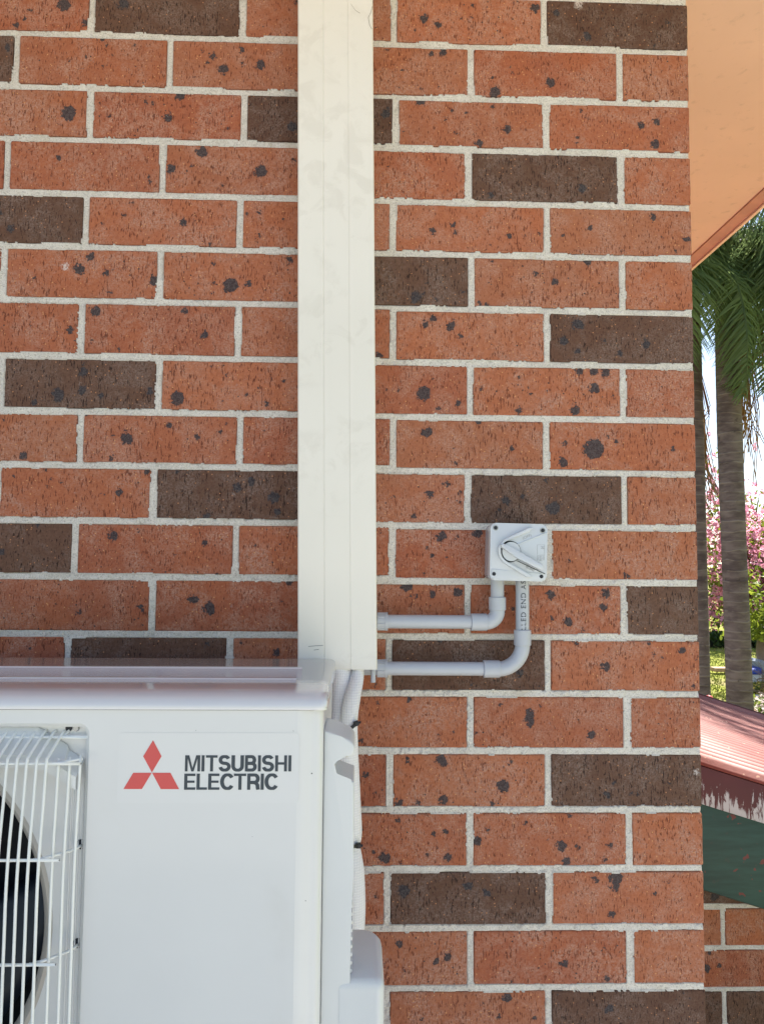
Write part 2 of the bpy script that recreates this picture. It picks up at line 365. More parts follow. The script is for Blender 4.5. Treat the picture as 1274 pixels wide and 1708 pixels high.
# ------------------------------------------------------------------ the brick wall
# every brick in or near the picture: course, column, x0, x1, z0, z1 (mm), brown?, iron spots (x, z, radius in mm from the brick's centre)
BRICKS = [
(-1,-9,-1504.5,-1274.5,3222.2,3298.4,0,[]),
(-1,-7,-1264.5,-1034.5,3222.2,3298.4,0,[]),
(-1,-5,-1024.5,-794.5,3222.2,3298.4,1,[]),
(-1,-3,-784.5,-554.5,3222.2,3298.4,0,[]),
(-1,-1,-544.5,-314.5,3222.2,3298.4,0,[]),
(-1,1,-304.5,-74.5,3222.2,3298.4,1,[]),
(-1,3,-64.5,165.5,3222.2,3298.4,0,[]),
(-1,5,175.5,405.5,3222.2,3298.4,0,[]),
(-1,7,415.5,526.2,3222.2,3298.4,0,[]),
(0,-8,-1384.5,-1154.5,3136.7,3212.4,0,[]),
(0,-6,-1144.5,-914.5,3136.7,3212.4,0,[]),
(0,-4,-904.5,-674.5,3136.7,3212.4,0,[]),
(0,-2,-664.5,-437.1,3136.7,3212.4,0,[(75,5,11.2),(2,-31,4.9),(109,-24,4.9),(23,-5,3.4),(15,-20,3.4)]),
(0,0,-427.1,-198.4,3136.7,3212.4,1,[(-69,10,9.0)]),
(0,2,-188.4,43.2,3136.7,3212.4,0,[]),
(0,4,53.2,285.9,3135.6,3212.4,0,[(107,25,7.5),(-72,2,7.1),(-51,-7,6.3),(6,25,3.3),(4,5,2.9),(71,30,2.5),(-87,-18,2.5),(-69,-10,2.1)]),
(0,6,295.9,526.2,3135.6,3212.4,1,[(-50,-21,7.5),(-64,33,-7.5),(-100,17,5.8),(-91,32,-5.8),(84,6,4.2),(60,-33,3.3)]),
(1,-9,-1504.5,-1274.5,3049.2,3126.9,0,[]),
(1,-7,-1264.5,-1034.5,3049.2,3126.9,0,[]),
(1,-5,-1024.5,-794.5,3049.2,3126.9,0,[]),
(1,-3,-784.5,-552.5,3049.2,3126.9,1,[(107,18,5.2)]),
(1,-1,-542.5,-312.1,3049.2,3126.9,0,[(13,36,5.2),(20,27,3.0),(-53,35,2.2),(65,27,2.2),(-11,7,2.2),(17,-8,1.9),(-36,1,1.9),(31,10,1.5)]),
(1,1,-302.1,-74.5,3049.2,3126.9,0,[(-34,-8,8.6),(24,2,8.6),(-5,26,4.5),(-51,15,4.5),(-59,2,3.4),(-4,4,2.6),(-79,-21,2.6),(-15,-25,2.6),(-2,-26,2.2),(-67,23,1.9)]),
(1,3,-64.5,167.2,3047.9,3125.8,0,[(76,33,5.8),(57,30,4.6),(5,-28,2.9),(68,-25,2.9),(12,2,2.5),(43,-29,2.5),(-13,34,2.1),(32,-1,1.7)]),
(1,5,177.2,408.4,3047.9,3125.8,0,[(-82,-32,9.2),(8,-13,7.5),(-86,-7,3.8),(61,-7,2.9),(-56,13,2.1),(-52,0,2.1)]),
(1,7,418.4,526.2,3047.9,3125.8,0,[]),
(2,-8,-1384.5,-1154.5,2964.5,3039.4,0,[]),
(2,-6,-1144.5,-914.5,2964.5,3039.4,0,[]),
(2,-4,-904.5,-674.5,2964.5,3039.4,0,[]),
(2,-2,-664.5,-434.4,2964.5,3039.4,0,[(87,0,12.7),(-5,-12,2.6),(71,-18,2.2)]),
(2,0,-424.4,-193.1,2964.5,3039.4,0,[(20,33,8.2),(2,-2,6.7),(-90,-3,3.0),(-33,21,2.6),(-23,20,2.6),(-45,-22,2.6),(96,-19,2.6)]),
(2,2,-183.1,47.3,2964.5,3039.4,1,[(-44,-13,8.2),(105,11,7.5),(108,20,4.2)]),
(2,4,57.3,288.4,2963.0,3038.1,0,[(-81,36,7.5),(58,-7,7.1),(13,-31,6.3),(35,32,3.8),(-24,-15,3.3),(-30,21,2.9),(-7,19,2.9),(-41,7,2.5),(-108,-16,2.5),(85,-7,2.5),(90,-30,2.5),(85,31,2.5),(-29,-28,2.1),(110,24,2.1)]),
(2,6,298.4,526.2,2963.0,3038.1,0,[(57,-27,7.5),(35,4,6.3),(60,12,5.8),(-68,-18,3.8),(-69,-25,2.9),(-62,27,2.5),(12,-29,2.1),(-51,14,1.7)]),
(3,-9,-1504.5,-1274.5,2877.0,2954.7,0,[]),
(3,-7,-1264.5,-1034.5,2877.0,2954.7,0,[]),
(3,-5,-1024.5,-794.5,2877.0,2954.7,1,[]),
(3,-3,-784.5,-560.0,2877.0,2954.7,0,[]),
(3,-1,-550.0,-318.9,2877.0,2954.7,0,[(-42,12,5.2),(103,-22,3.4),(-52,-17,3.0),(-88,25,2.6),(101,-14,2.6)]),
(3,1,-308.9,-74.5,2877.0,2954.7,0,[(32,-1,10.1),(-62,28,9.7),(-109,-1,7.5),(-30,-26,4.1),(-76,5,2.6),(-85,-4,2.6),(-24,10,2.6),(86,18,2.6),(-102,-19,2.2),(-18,-27,1.9)]),
(3,3,-64.5,163.5,2876.0,2953.2,0,[(-8,13,2.1),(78,7,1.7)]),
(3,5,173.5,408.3,2876.0,2953.2,1,[(60,-16,7.1),(-86,-30,5.8)]),
(3,7,418.3,526.2,2876.0,2953.2,0,[]),
(4,-8,-1384.5,-1154.5,2791.6,2867.2,0,[]),
(4,-6,-1144.5,-914.5,2791.6,2867.2,0,[]),
(4,-4,-904.5,-674.5,2791.6,2867.2,0,[]),
(4,-2,-664.5,-435.4,2791.6,2867.2,1,[(4,-17,6.7),(-13,8,4.5)]),
(4,0,-425.4,-196.3,2791.6,2867.2,0,[(31,0,6.4),(-60,10,4.1),(74,-34,3.7),(-48,30,2.2),(-94,-6,2.2),(49,3,2.2)]),
(4,2,-186.3,43.8,2791.6,2867.2,0,[(-90,18,4.1),(-91,-19,4.1),(-52,9,3.0),(-109,16,2.2),(-93,-30,2.2)]),
(4,4,53.8,288.9,2791.5,2866.2,0,[(-60,-4,5.8),(-27,6,5.4),(-23,-8,4.2),(63,-10,4.2),(111,-5,2.5),(88,-9,2.1),(34,-27,1.7)]),
(4,6,298.9,526.2,2791.5,2866.2,0,[(52,24,5.0),(107,-10,5.0),(-48,5,3.8),(87,-30,3.8),(-93,-7,3.3),(68,-8,2.1),(4,-30,2.1)]),
(5,-9,-1504.5,-1274.5,2706.1,2781.8,0,[]),
(5,-7,-1264.5,-1034.5,2706.1,2781.8,0,[]),
(5,-5,-1024.5,-794.5,2706.1,2781.8,0,[]),
(5,-3,-784.5,-558.2,2706.1,2781.8,0,[]),
(5,-1,-548.2,-318.1,2706.1,2781.8,0,[(-4,7,9.0),(112,-9,7.5),(12,28,6.4),(-26,12,-6.0),(38,2,5.6),(46,-30,4.1),(-73,-9,3.7),(46,7,3.4),(-16,1,-3.0),(-58,6,2.2)]),
(5,1,-308.1,-74.5,2706.1,2781.8,0,[(-13,-14,12.7),(78,28,5.6),(16,-10,4.9),(-39,-11,3.7),(-38,20,3.0),(-61,-12,1.9)]),
(5,3,-64.5,168.4,2703.8,2781.7,1,[(34,-26,9.2),(45,-21,4.2),(65,-29,3.8),(109,-17,2.9),(-13,-21,2.5),(52,-2,2.1)]),
(5,5,178.4,409.1,2703.8,2781.7,0,[(12,2,6.3),(65,35,5.8),(-17,14,3.8),(-88,36,3.3),(-107,-35,3.3),(-95,-36,3.3)]),
(5,7,419.1,526.2,2703.8,2781.7,0,[]),
(6,-8,-1384.5,-1154.5,2618.5,2696.3,0,[]),
(6,-6,-1144.5,-914.5,2618.5,2696.3,0,[]),
(6,-4,-904.5,-674.5,2618.5,2696.3,1,[]),
(6,-2,-664.5,-436.6,2618.5,2696.3,0,[(102,-2,6.0),(111,-19,2.6),(42,1,2.2)]),
(6,0,-426.6,-195.6,2618.5,2696.3,0,[(-100,27,9.0),(69,-7,6.7),(39,30,4.5),(-62,-32,3.7),(-103,-20,2.6)]),
(6,2,-185.6,45.6,2618.5,2696.3,0,[(99,-35,5.8)]),
(6,4,55.6,287.9,2617.3,2694.0,0,[(-31,16,7.5),(-58,28,5.4),(-16,-1,5.0),(-70,18,4.6)]),
(6,6,297.9,526.2,2617.3,2694.0,1,[(-69,21,9.2),(-92,-5,7.5),(39,-7,6.3),(-70,-20,5.0),(-4,-23,5.0),(-28,-2,4.2)]),
(7,-9,-1504.5,-1274.5,2532.6,2608.7,0,[]),
(7,-7,-1264.5,-1034.5,2532.6,2608.7,0,[]),
(7,-5,-1024.5,-794.5,2532.6,2608.7,0,[]),
(7,-3,-784.5,-554.9,2532.6,2608.7,0,[]),
(7,-1,-544.9,-315.2,2532.6,2608.7,1,[(-33,-18,9.7),(4,19,7.5),(3,-9,6.7),(106,-11,5.2),(32,-17,4.5),(-68,-30,4.5),(4,32,2.6)]),
(7,1,-305.2,-74.5,2532.6,2608.7,0,[(-92,-21,11.2),(15,-13,4.1),(47,-27,3.7),(72,8,3.4),(52,13,2.6),(-17,17,2.6),(-22,-24,2.2),(-40,29,1.9),(33,-1,1.9)]),
(7,3,-64.5,166.6,2531.3,2607.5,0,[(48,-6,11.3),(102,-20,5.4),(72,-30,3.8),(10,0,2.5),(63,18,2.1),(-10,-1,2.1)]),
(7,5,176.6,407.9,2531.3,2607.5,0,[(75,6,8.4),(93,31,7.5),(45,-29,7.5),(75,33,6.7),(52,33,5.8),(-44,-31,5.0),(-105,2,2.9),(-30,3,2.5),(-24,-3,2.5),(106,-8,2.5),(-43,22,2.1),(2,-15,2.1),(24,-1,2.1)]),
(7,7,417.9,526.2,2531.3,2607.5,0,[]),
(8,-8,-1384.5,-1154.5,2449.4,2522.8,0,[]),
(8,-6,-1144.5,-914.5,2449.4,2522.8,0,[]),
(8,-4,-904.5,-674.5,2449.4,2522.8,0,[]),
(8,-2,-664.5,-432.7,2449.4,2522.8,0,[(38,-28,5.6),(6,25,2.2)]),
(8,0,-422.7,-189.3,2449.4,2522.8,0,[(-50,0,9.0),(13,22,4.5),(56,5,4.5),(-113,36,4.1),(91,13,4.1),(-53,12,3.0),(-73,-30,3.0),(101,26,2.2),(-70,6,1.9)]),
(8,2,-179.3,46.9,2449.4,2522.8,0,[(-82,14,2.2)]),
(8,4,56.9,285.9,2446.9,2521.5,0,[(-67,18,8.4),(13,35,5.4),(66,-6,3.8),(-21,-31,2.5),(-25,-7,2.1),(89,-27,2.1)]),
(8,6,295.9,526.2,2446.9,2521.5,0,[(-46,-4,16.7),(-95,-26,7.5),(-91,5,4.2),(-11,7,4.2),(80,-2,3.8),(-23,15,2.1)]),
(9,-9,-1504.5,-1274.5,2364.4,2439.6,0,[]),
(9,-7,-1264.5,-1034.5,2364.4,2439.6,0,[]),
(9,-5,-1024.5,-794.5,2364.4,2439.6,0,[]),
(9,-3,-784.5,-554.5,2364.4,2439.6,0,[]),
(9,-1,-544.5,-318.8,2364.4,2439.6,0,[(66,2,5.2),(106,35,5.2),(92,15,3.4),(-45,35,3.0),(-21,16,3.0),(-92,23,2.6),(43,-1,2.6),(-36,20,1.9),(-42,9,1.9)]),
(9,1,-308.8,-74.5,2364.4,2439.6,1,[(62,-4,9.0),(26,20,6.7),(5,11,6.4),(-39,-33,5.6),(68,-26,5.2),(-88,34,4.1)]),
(9,3,-64.5,163.1,2362.0,2437.1,0,[(60,7,5.8),(87,23,5.4),(35,-28,4.6),(4,2,3.3),(107,10,3.3),(107,-7,2.9),(29,2,1.7)]),
(9,5,173.1,408.2,2362.0,2437.1,1,[(11,-13,10.9),(-63,-2,7.1),(-38,4,5.0),(-1,30,3.8),(-73,-16,3.8)]),
(9,7,418.2,526.2,2362.0,2437.1,0,[]),
(10,-8,-1384.5,-1154.5,2279.9,2354.6,0,[]),
(10,-6,-1144.5,-914.5,2279.9,2354.6,1,[]),
(10,-4,-904.5,-674.5,2279.9,2354.6,0,[]),
(10,-2,-664.5,-434.7,2279.9,2354.6,1,[(11,-5,5.2),(64,34,4.1)]),
(10,0,-424.7,-192.3,2279.9,2354.6,0,[(-64,20,7.9),(74,10,5.2),(94,-36,3.0),(-25,26,2.2),(31,-8,1.9),(-53,-12,1.9)]),
(10,2,-182.3,46.5,2279.9,2354.6,0,[(-89,6,2.6)]),
(10,4,56.5,288.7,2276.8,2352.2,0,[(-45,27,7.9),(11,32,7.9),(-59,-3,4.2),(-20,25,3.8),(-67,9,2.9),(-71,-31,2.5),(-36,-7,2.1)]),
(10,6,298.7,526.2,2276.8,2352.2,0,[(3,-33,4.6),(-86,-9,2.5)]),
(11,-9,-1504.5,-1274.5,2193.7,2270.1,0,[]),
(11,-7,-1264.5,-1034.5,2193.7,2270.1,0,[]),
(11,-5,-1024.5,-794.5,2193.7,2270.1,0,[]),
(11,-3,-784.5,-554.5,2193.7,2270.1,0,[]),
(11,-1,-544.5,-316.0,2193.7,2270.1,0,[(102,-1,4.4),(10,-10,4.0),(105,-7,3.3),(-25,2,2.2),(-64,12,1.9)]),
(11,1,-306.0,-74.5,2193.7,2270.1,0,[(-35,-4,9.9),(-59,11,7.9),(86,38,4.9),(75,8,2.9),(15,3,1.8)]),
(11,3,-64.5,163.2,2192.5,2267.0,0,[(26,34,8.4),(105,26,6.7),(64,23,5.8),(30,19,3.3),(40,20,3.3)]),
(11,5,173.2,404.6,2192.5,2267.0,0,[(34,-18,7.4),(8,22,7.1),(93,26,7.1),(89,4,7.0),(-51,0,3.0),(10,-13,2.9),(58,-31,2.6)]),
(11,7,414.6,526.2,2192.5,2267.0,1,[]),
(12,-8,-1384.5,-1154.5,2106.9,2183.9,0,[]),
(12,-6,-1144.5,-914.5,2106.9,2183.9,0,[]),
(12,-4,-904.5,-674.5,2106.9,2183.9,0,[]),
(12,-2,-664.5,-440.4,2106.9,2183.9,0,[(61,21,3.7)]),
(12,0,-430.4,-197.7,2106.9,2183.9,1,[(88,28,4.0)]),
(12,2,-187.7,43.0,2106.9,2183.9,0,[(-51,17,5.9),(-104,31,3.3),(100,-30,3.0)]),
(12,4,53.0,286.5,2106.9,2182.7,1,[(78,-11,5.2),(-44,35,4.3),(6,-29,3.0)]),
(12,6,296.5,526.2,2106.9,2182.7,0,[(-30,-1,7.3),(88,23,5.6),(36,33,3.9),(104,-31,3.4),(44,17,3.0),(109,12,3.0),(-75,35,3.0),(57,12,2.6),(89,-30,2.6)]),
(13,-9,-1504.5,-1274.5,2021.0,2097.1,0,[]),
(13,-7,-1264.5,-1034.5,2021.0,2097.1,0,[]),
(13,-5,-1024.5,-794.5,2021.0,2097.1,1,[]),
(13,-3,-784.5,-554.5,2021.0,2097.1,0,[]),
(13,-1,-544.5,-314.5,2021.0,2097.1,0,[]),
(13,1,-304.5,-74.5,2021.0,2097.1,0,[]),
(13,3,-64.5,167.5,2021.0,2097.1,0,[(27,34,4.7),(-45,-28,4.3),(-20,28,2.6),(74,-19,2.2),(95,-14,2.2),(74,-26,1.7)]),
(13,5,177.5,407.9,2021.0,2097.1,0,[(-29,12,7.3),(65,-19,6.9),(-29,1,6.5),(-74,26,3.4),(-112,-16,3.0),(-12,24,2.2)]),
(13,7,417.9,526.2,2021.0,2097.1,0,[]),
(14,-8,-1384.5,-1154.5,1933.7,2011.2,0,[]),
(14,-6,-1144.5,-914.5,1933.7,2011.2,0,[]),
(14,-4,-904.5,-674.5,1933.7,2011.2,0,[]),
(14,-2,-664.5,-434.5,1933.7,2011.2,0,[]),
(14,0,-424.5,-194.5,1933.7,2011.2,0,[]),
(14,2,-184.5,45.7,1933.7,2011.2,0,[(85,8,5.2),(100,-20,3.4)]),
(14,4,55.7,285.7,1933.7,2011.2,0,[(52,-8,10.3),(-43,30,8.6),(-38,-29,7.7),(-107,-33,5.6),(-94,30,4.3),(-36,24,4.3),(-77,-33,4.3),(35,-35,4.3),(64,27,3.9)]),
(14,6,295.7,526.2,1933.7,2011.2,1,[(-30,-22,5.2),(7,-20,3.9),(107,13,-3.9),(-18,-4,3.4),(66,-4,3.0),(17,-19,3.0),(111,2,-2.6)]),
(15,-9,-1504.5,-1274.5,1846.9,1923.9,0,[]),
(15,-7,-1264.5,-1034.5,1846.9,1923.9,0,[]),
(15,-5,-1024.5,-794.5,1846.9,1923.9,0,[]),
(15,-3,-784.5,-554.5,1846.9,1923.9,0,[]),
(15,-1,-544.5,-314.5,1846.9,1923.9,0,[]),
(15,1,-304.5,-74.5,1846.9,1923.9,0,[]),
(15,3,-64.5,166.8,1846.9,1923.9,0,[(-7,-27,9.5),(87,-26,6.5),(84,11,4.7),(13,28,4.3),(39,39,3.9),(66,8,3.9),(57,-22,3.4),(-23,-18,3.0),(72,-12,1.7)]),
(15,5,176.8,408.5,1846.9,1923.9,0,[(18,-10,8.2),(-109,-1,6.9),(25,-33,6.9),(91,-9,4.7),(43,-11,4.3),(84,-29,4.3),(-94,15,3.9),(-36,25,3.4),(32,36,3.0),(59,2,2.2)]),
(15,7,418.5,526.2,1846.9,1923.9,0,[]),
(16,-8,-1384.5,-1154.5,1761.4,1837.1,0,[]),
(16,-6,-1144.5,-914.5,1761.4,1837.1,1,[]),
(16,-4,-904.5,-674.5,1761.4,1837.1,0,[]),
(16,-2,-664.5,-434.5,1761.4,1837.1,0,[]),
(16,0,-424.5,-194.5,1761.4,1837.1,0,[]),
(16,2,-184.5,43.1,1761.4,1837.1,0,[(103,3,2.6)]),
(16,4,53.1,286.5,1761.4,1837.1,1,[(-97,11,9.5),(-1,18,7.3),(28,8,5.2)]),
(16,6,296.5,526.2,1761.4,1837.1,0,[(-19,29,10.3),(-20,17,6.9),(-25,-23,5.6),(-49,27,5.2),(40,6,3.9),(62,23,2.2)]),
(17,-9,-1504.5,-1274.5,1674.6,1751.6,0,[]),
(17,-7,-1264.5,-1034.5,1674.6,1751.6,0,[]),
(17,-5,-1024.5,-794.5,1674.6,1751.6,0,[]),
(17,-3,-784.5,-554.5,1674.6,1751.6,0,[]),
(17,-1,-544.5,-314.5,1674.6,1751.6,0,[]),
(17,1,-304.5,-74.5,1674.6,1751.6,0,[]),
(17,3,-64.5,167.8,1674.6,1751.6,0,[(69,-4,5.6),(88,2,5.6),(16,20,4.7),(24,-18,2.2)]),
(17,5,177.8,407.8,1674.6,1751.6,0,[(20,-8,6.0),(84,-32,5.2),(-59,-34,3.4),(83,12,2.2)]),
(17,7,417.8,526.2,1674.6,1751.6,0,[]),
(18,-8,-1384.5,-1154.5,1588.2,1664.8,0,[]),
(18,-6,-1144.5,-914.5,1588.2,1664.8,0,[]),
(18,-4,-904.5,-674.5,1588.2,1664.8,0,[]),
(18,-2,-664.5,-434.5,1588.2,1664.8,0,[]),
(18,0,-424.5,-194.5,1588.2,1664.8,0,[]),
(18,2,-184.5,43.5,1588.2,1664.8,0,[]),
(18,4,53.5,284.6,1588.2,1664.8,0,[(59,30,6.9),(100,0,3.9),(47,3,3.4),(22,22,3.0),(-68,0,3.0),(13,39,2.6)]),
(18,6,294.6,526.2,1588.2,1664.8,1,[(-30,13,6.9)]),
(19,-9,-1504.5,-1274.5,1502.2,1578.4,0,[]),
(19,-7,-1264.5,-1034.5,1502.2,1578.4,0,[]),
(19,-5,-1024.5,-794.5,1502.2,1578.4,0,[]),
(19,-3,-784.5,-554.5,1502.2,1578.4,1,[]),
(19,-1,-544.5,-314.5,1502.2,1578.4,0,[]),
(19,1,-304.5,-74.5,1502.2,1578.4,0,[]),
(19,3,-64.5,165.5,1502.2,1578.4,0,[]),
(19,5,175.5,405.5,1502.2,1578.4,0,[]),
(19,7,415.5,526.2,1502.2,1578.4,0,[]),
(20,-8,-1384.5,-1154.5,1416.2,1492.4,0,[]),
(20,-6,-1144.5,-914.5,1416.2,1492.4,0,[]),
(20,-4,-904.5,-674.5,1416.2,1492.4,0,[]),
(20,-2,-664.5,-434.5,1416.2,1492.4,0,[]),
(20,0,-424.5,-194.5,1416.2,1492.4,0,[]),
(20,2,-184.5,45.5,1416.2,1492.4,1,[]),
(20,4,55.5,285.5,1416.2,1492.4,0,[]),
(20,6,295.5,526.2,1416.2,1492.4,0,[]),
(21,-9,-1504.5,-1274.5,1330.2,1406.4,0,[]),
(21,-7,-1264.5,-1034.5,1330.2,1406.4,0,[]),
(21,-5,-1024.5,-794.5,1330.2,1406.4,0,[]),
(21,-3,-784.5,-554.5,1330.2,1406.4,0,[]),
(21,-1,-544.5,-314.5,1330.2,1406.4,0,[]),
(21,1,-304.5,-74.5,1330.2,1406.4,0,[]),
(21,3,-64.5,165.5,1330.2,1406.4,0,[]),
(21,5,175.5,405.5,1330.2,1406.4,1,[]),
(21,7,415.5,526.2,1330.2,1406.4,0,[]),
(22,-8,-1384.5,-1154.5,1244.2,1320.4,0,[]),
(22,-6,-1144.5,-914.5,1244.2,1320.4,0,[]),
(22,-4,-904.5,-674.5,1244.2,1320.4,0,[]),
(22,-2,-664.5,-434.5,1244.2,1320.4,1,[]),
(22,0,-424.5,-194.5,1244.2,1320.4,0,[]),
(22,2,-184.5,45.5,1244.2,1320.4,0,[]),
(22,4,55.5,285.5,1244.2,1320.4,0,[]),
(22,6,295.5,526.2,1244.2,1320.4,0,[]),
(23,-9,-1504.5,-1274.5,1158.2,1234.4,0,[]),
(23,-7,-1264.5,-1034.5,1158.2,1234.4,0,[]),
(23,-5,-1024.5,-794.5,1158.2,1234.4,0,[]),
(23,-3,-784.5,-554.5,1158.2,1234.4,0,[]),
(23,-1,-544.5,-314.5,1158.2,1234.4,0,[]),
(23,1,-304.5,-74.5,1158.2,1234.4,0,[]),
(23,3,-64.5,165.5,1158.2,1234.4,0,[]),
(23,5,175.5,405.5,1158.2,1234.4,0,[]),
(23,7,415.5,526.2,1158.2,1234.4,0,[])]

WALL = thing('brick_wall', 'red and brown wire cut brick wall with pale mortar that fills most of the photo', 'wall', (-.43, 0, .6))
CORNER = .5262
def ragged(w, h, step, amp, rc, seed):
    """outline of a brick face, slightly uneven, counter-clockwise seen from the front (x right, z up)"""
    g = random.Random(seed); pts = []
    for (cx, cz, a0) in ((w / 2 - rc, h / 2 - rc, 0), (-w / 2 + rc, h / 2 - rc, 90), (-w / 2 + rc, -h / 2 + rc, 180), (w / 2 - rc, -h / 2 + rc, 270)):
        for k in range(3):
            a = R(a0 + 45 * k); pts.append((cx + rc * math.cos(a), cz + rc * math.sin(a)))
    out = []
    for i in range(len(pts)):
        a = Vector(pts[i]); b = Vector(pts[(i + 1) % len(pts)]); n = max(1, round((b - a).length / step))
        for j in range(n):
            p = a.lerp(b, j / n); nn = mnoise.noise(Vector((p.x * 90 + seed * 7.3, p.y * 90, seed))) * amp
            q = p * (1 - 0) ; L = max(abs(p.x) / (w / 2), abs(p.y) / (h / 2))
            if abs(p.x) / (w / 2) > abs(p.y) / (h / 2): q = Vector((p.x - math.copysign(abs(nn) , p.x), p.y))
            else: q = Vector((p.x, p.y - math.copysign(abs(nn), p.y)))
            out.append((q.x, q.y))
    return out
def brick_mesh(w, h, d, seed, side=False):
    """face towards -Y at y=0, depth d towards +Y; centred in x and z"""
    o = ragged(w, h, .011, .0011, .0022, seed); n = len(o)
    v = []; f = []
    k1 = 1 - .0016 / (h / 2); kx = 1 - .0016 / (w / 2)
    for a, b in o: v.append((a * kx, 0, b * k1))
    for a, b in o: v.append((a, .0011, b))
    for a, b in o: v.append((a, d, b))
    f.append(tuple(range(n))[::-1]); f.append(tuple(range(2 * n, 3 * n)))
    for r_ in range(2):
        for i in range(n): f.append((r_ * n + i, (r_ + 1) * n + i, (r_ + 1) * n + (i + 1) % n, r_ * n + (i + 1) % n)[::-1])
    me = bpy.data.meshes.new('brick'); me.from_pydata(v, [], f); me.update(); 
    bm = bmesh.new(); bm.from_mesh(me); bmesh.ops.recalc_face_normals(bm, faces=bm.faces); bm.to_mesh(me); bm.free()
    return me
MESHES = {}
def brick(parent, x0, x1, z0, z1, d, dark, spots=(), face='S', y=0.0, tone=None, seed=0, y1=None):
    w, h = (x1 - x0), (z1 - z0)
    key = (round(w * 250), round(h * 500), round(d * 100), seed % 5, dark)
    if key not in MESHES:
        me = brick_mesh(round(w * 250) / 250, round(h * 500) / 500, d, seed % 5 + 3 * len(MESHES)); me.materials.append(M['brick_dark' if dark else 'brick']); MESHES[key] = me
    me = MESHES[key]
    o = bpy.data.objects.new('brick', me); COL.objects.link(o); o.parent = parent
    pw = wloc(parent)
    o.scale = (w / (round(w * 250) / 250), 1, h / (round(h * 500) / 500))
    cx, cz = (x0 + x1) / 2, (z0 + z1) / 2
    if face == 'S': o.location = Vector((cx, y + random.uniform(0, .0009), cz)) - pw; o.rotation_euler = (0, random.uniform(-.0035, .0035), 0)
    else:  # face towards +X: x0,x1 are then y values, y the x of the face
        o.location = Vector((y, cx, cz)) - pw; o.rotation_euler = (0, 0, R(90))
    o['tone'] = tone if tone is not None else random.uniform(0, 1)
    i = 0; wv = 0
    for sx, sz, r_ in spots:
        if r_ < 0: o['w%d' % wv] =  [float(sx), float(sz), float(-r_)]; wv += 1
        elif i < 11: o['s%d' % i] = [float(sx), float(sz), float(r_ * (.82 if r_ < 4.5 else .97))]; i += 1
    return o
def rnd_spots(w, n=None):
    out = []
    for _ in range(n if n is not None else random.randint(2, 7)):
        out.append((random.uniform(-.46, .46) * w * 1000, random.uniform(-34, 34), random.choice([2, 2.5, 3, 3, 4, 5, 7, 9])))
    return out
rects = []
for i, (r_, c, x0, x1, z0, z1, dk, sp) in enumerate(BRICKS):
    x0, x1, z0, z1 = x0 / 1000, x1 / 1000, z0 / 1000, z1 / 1000
    rects.append((x0, x1, z0, z1))
    endb = x1 > CORNER - .01
    d = .102
    if endb: d = .11 if c == 6 else .23
    if not sp and (x1 < -.5 or z1 < 1.6 or z0 > 3.2 or (-.1 < x1 and x0 < .03)): sp = rnd_spots(x1 - x0)
    brick(WALL, x0, x1, z0, z1, d, dk, sp, seed=i)
    if endb and r_ >= -1:                                         # courses of the side wall round the corner
        yy = d + .010
        for q in range(2):
            w_ = .230
            if z1 < 1.98 and yy + w_ > .5: break
            brick(WALL, yy, yy + w_, z0, z1, .102, random.random() < .15, rnd_spots(w_), face='E', y=CORNER, seed=i + q)
            yy += w_ + .010
        if c == 6: brick(WALL, yy, yy + .110, z0, z1, .102, 0, rnd_spots(.11, 2), face='E', y=CORNER, seed=i + 5) if z1 > 1.98 else None
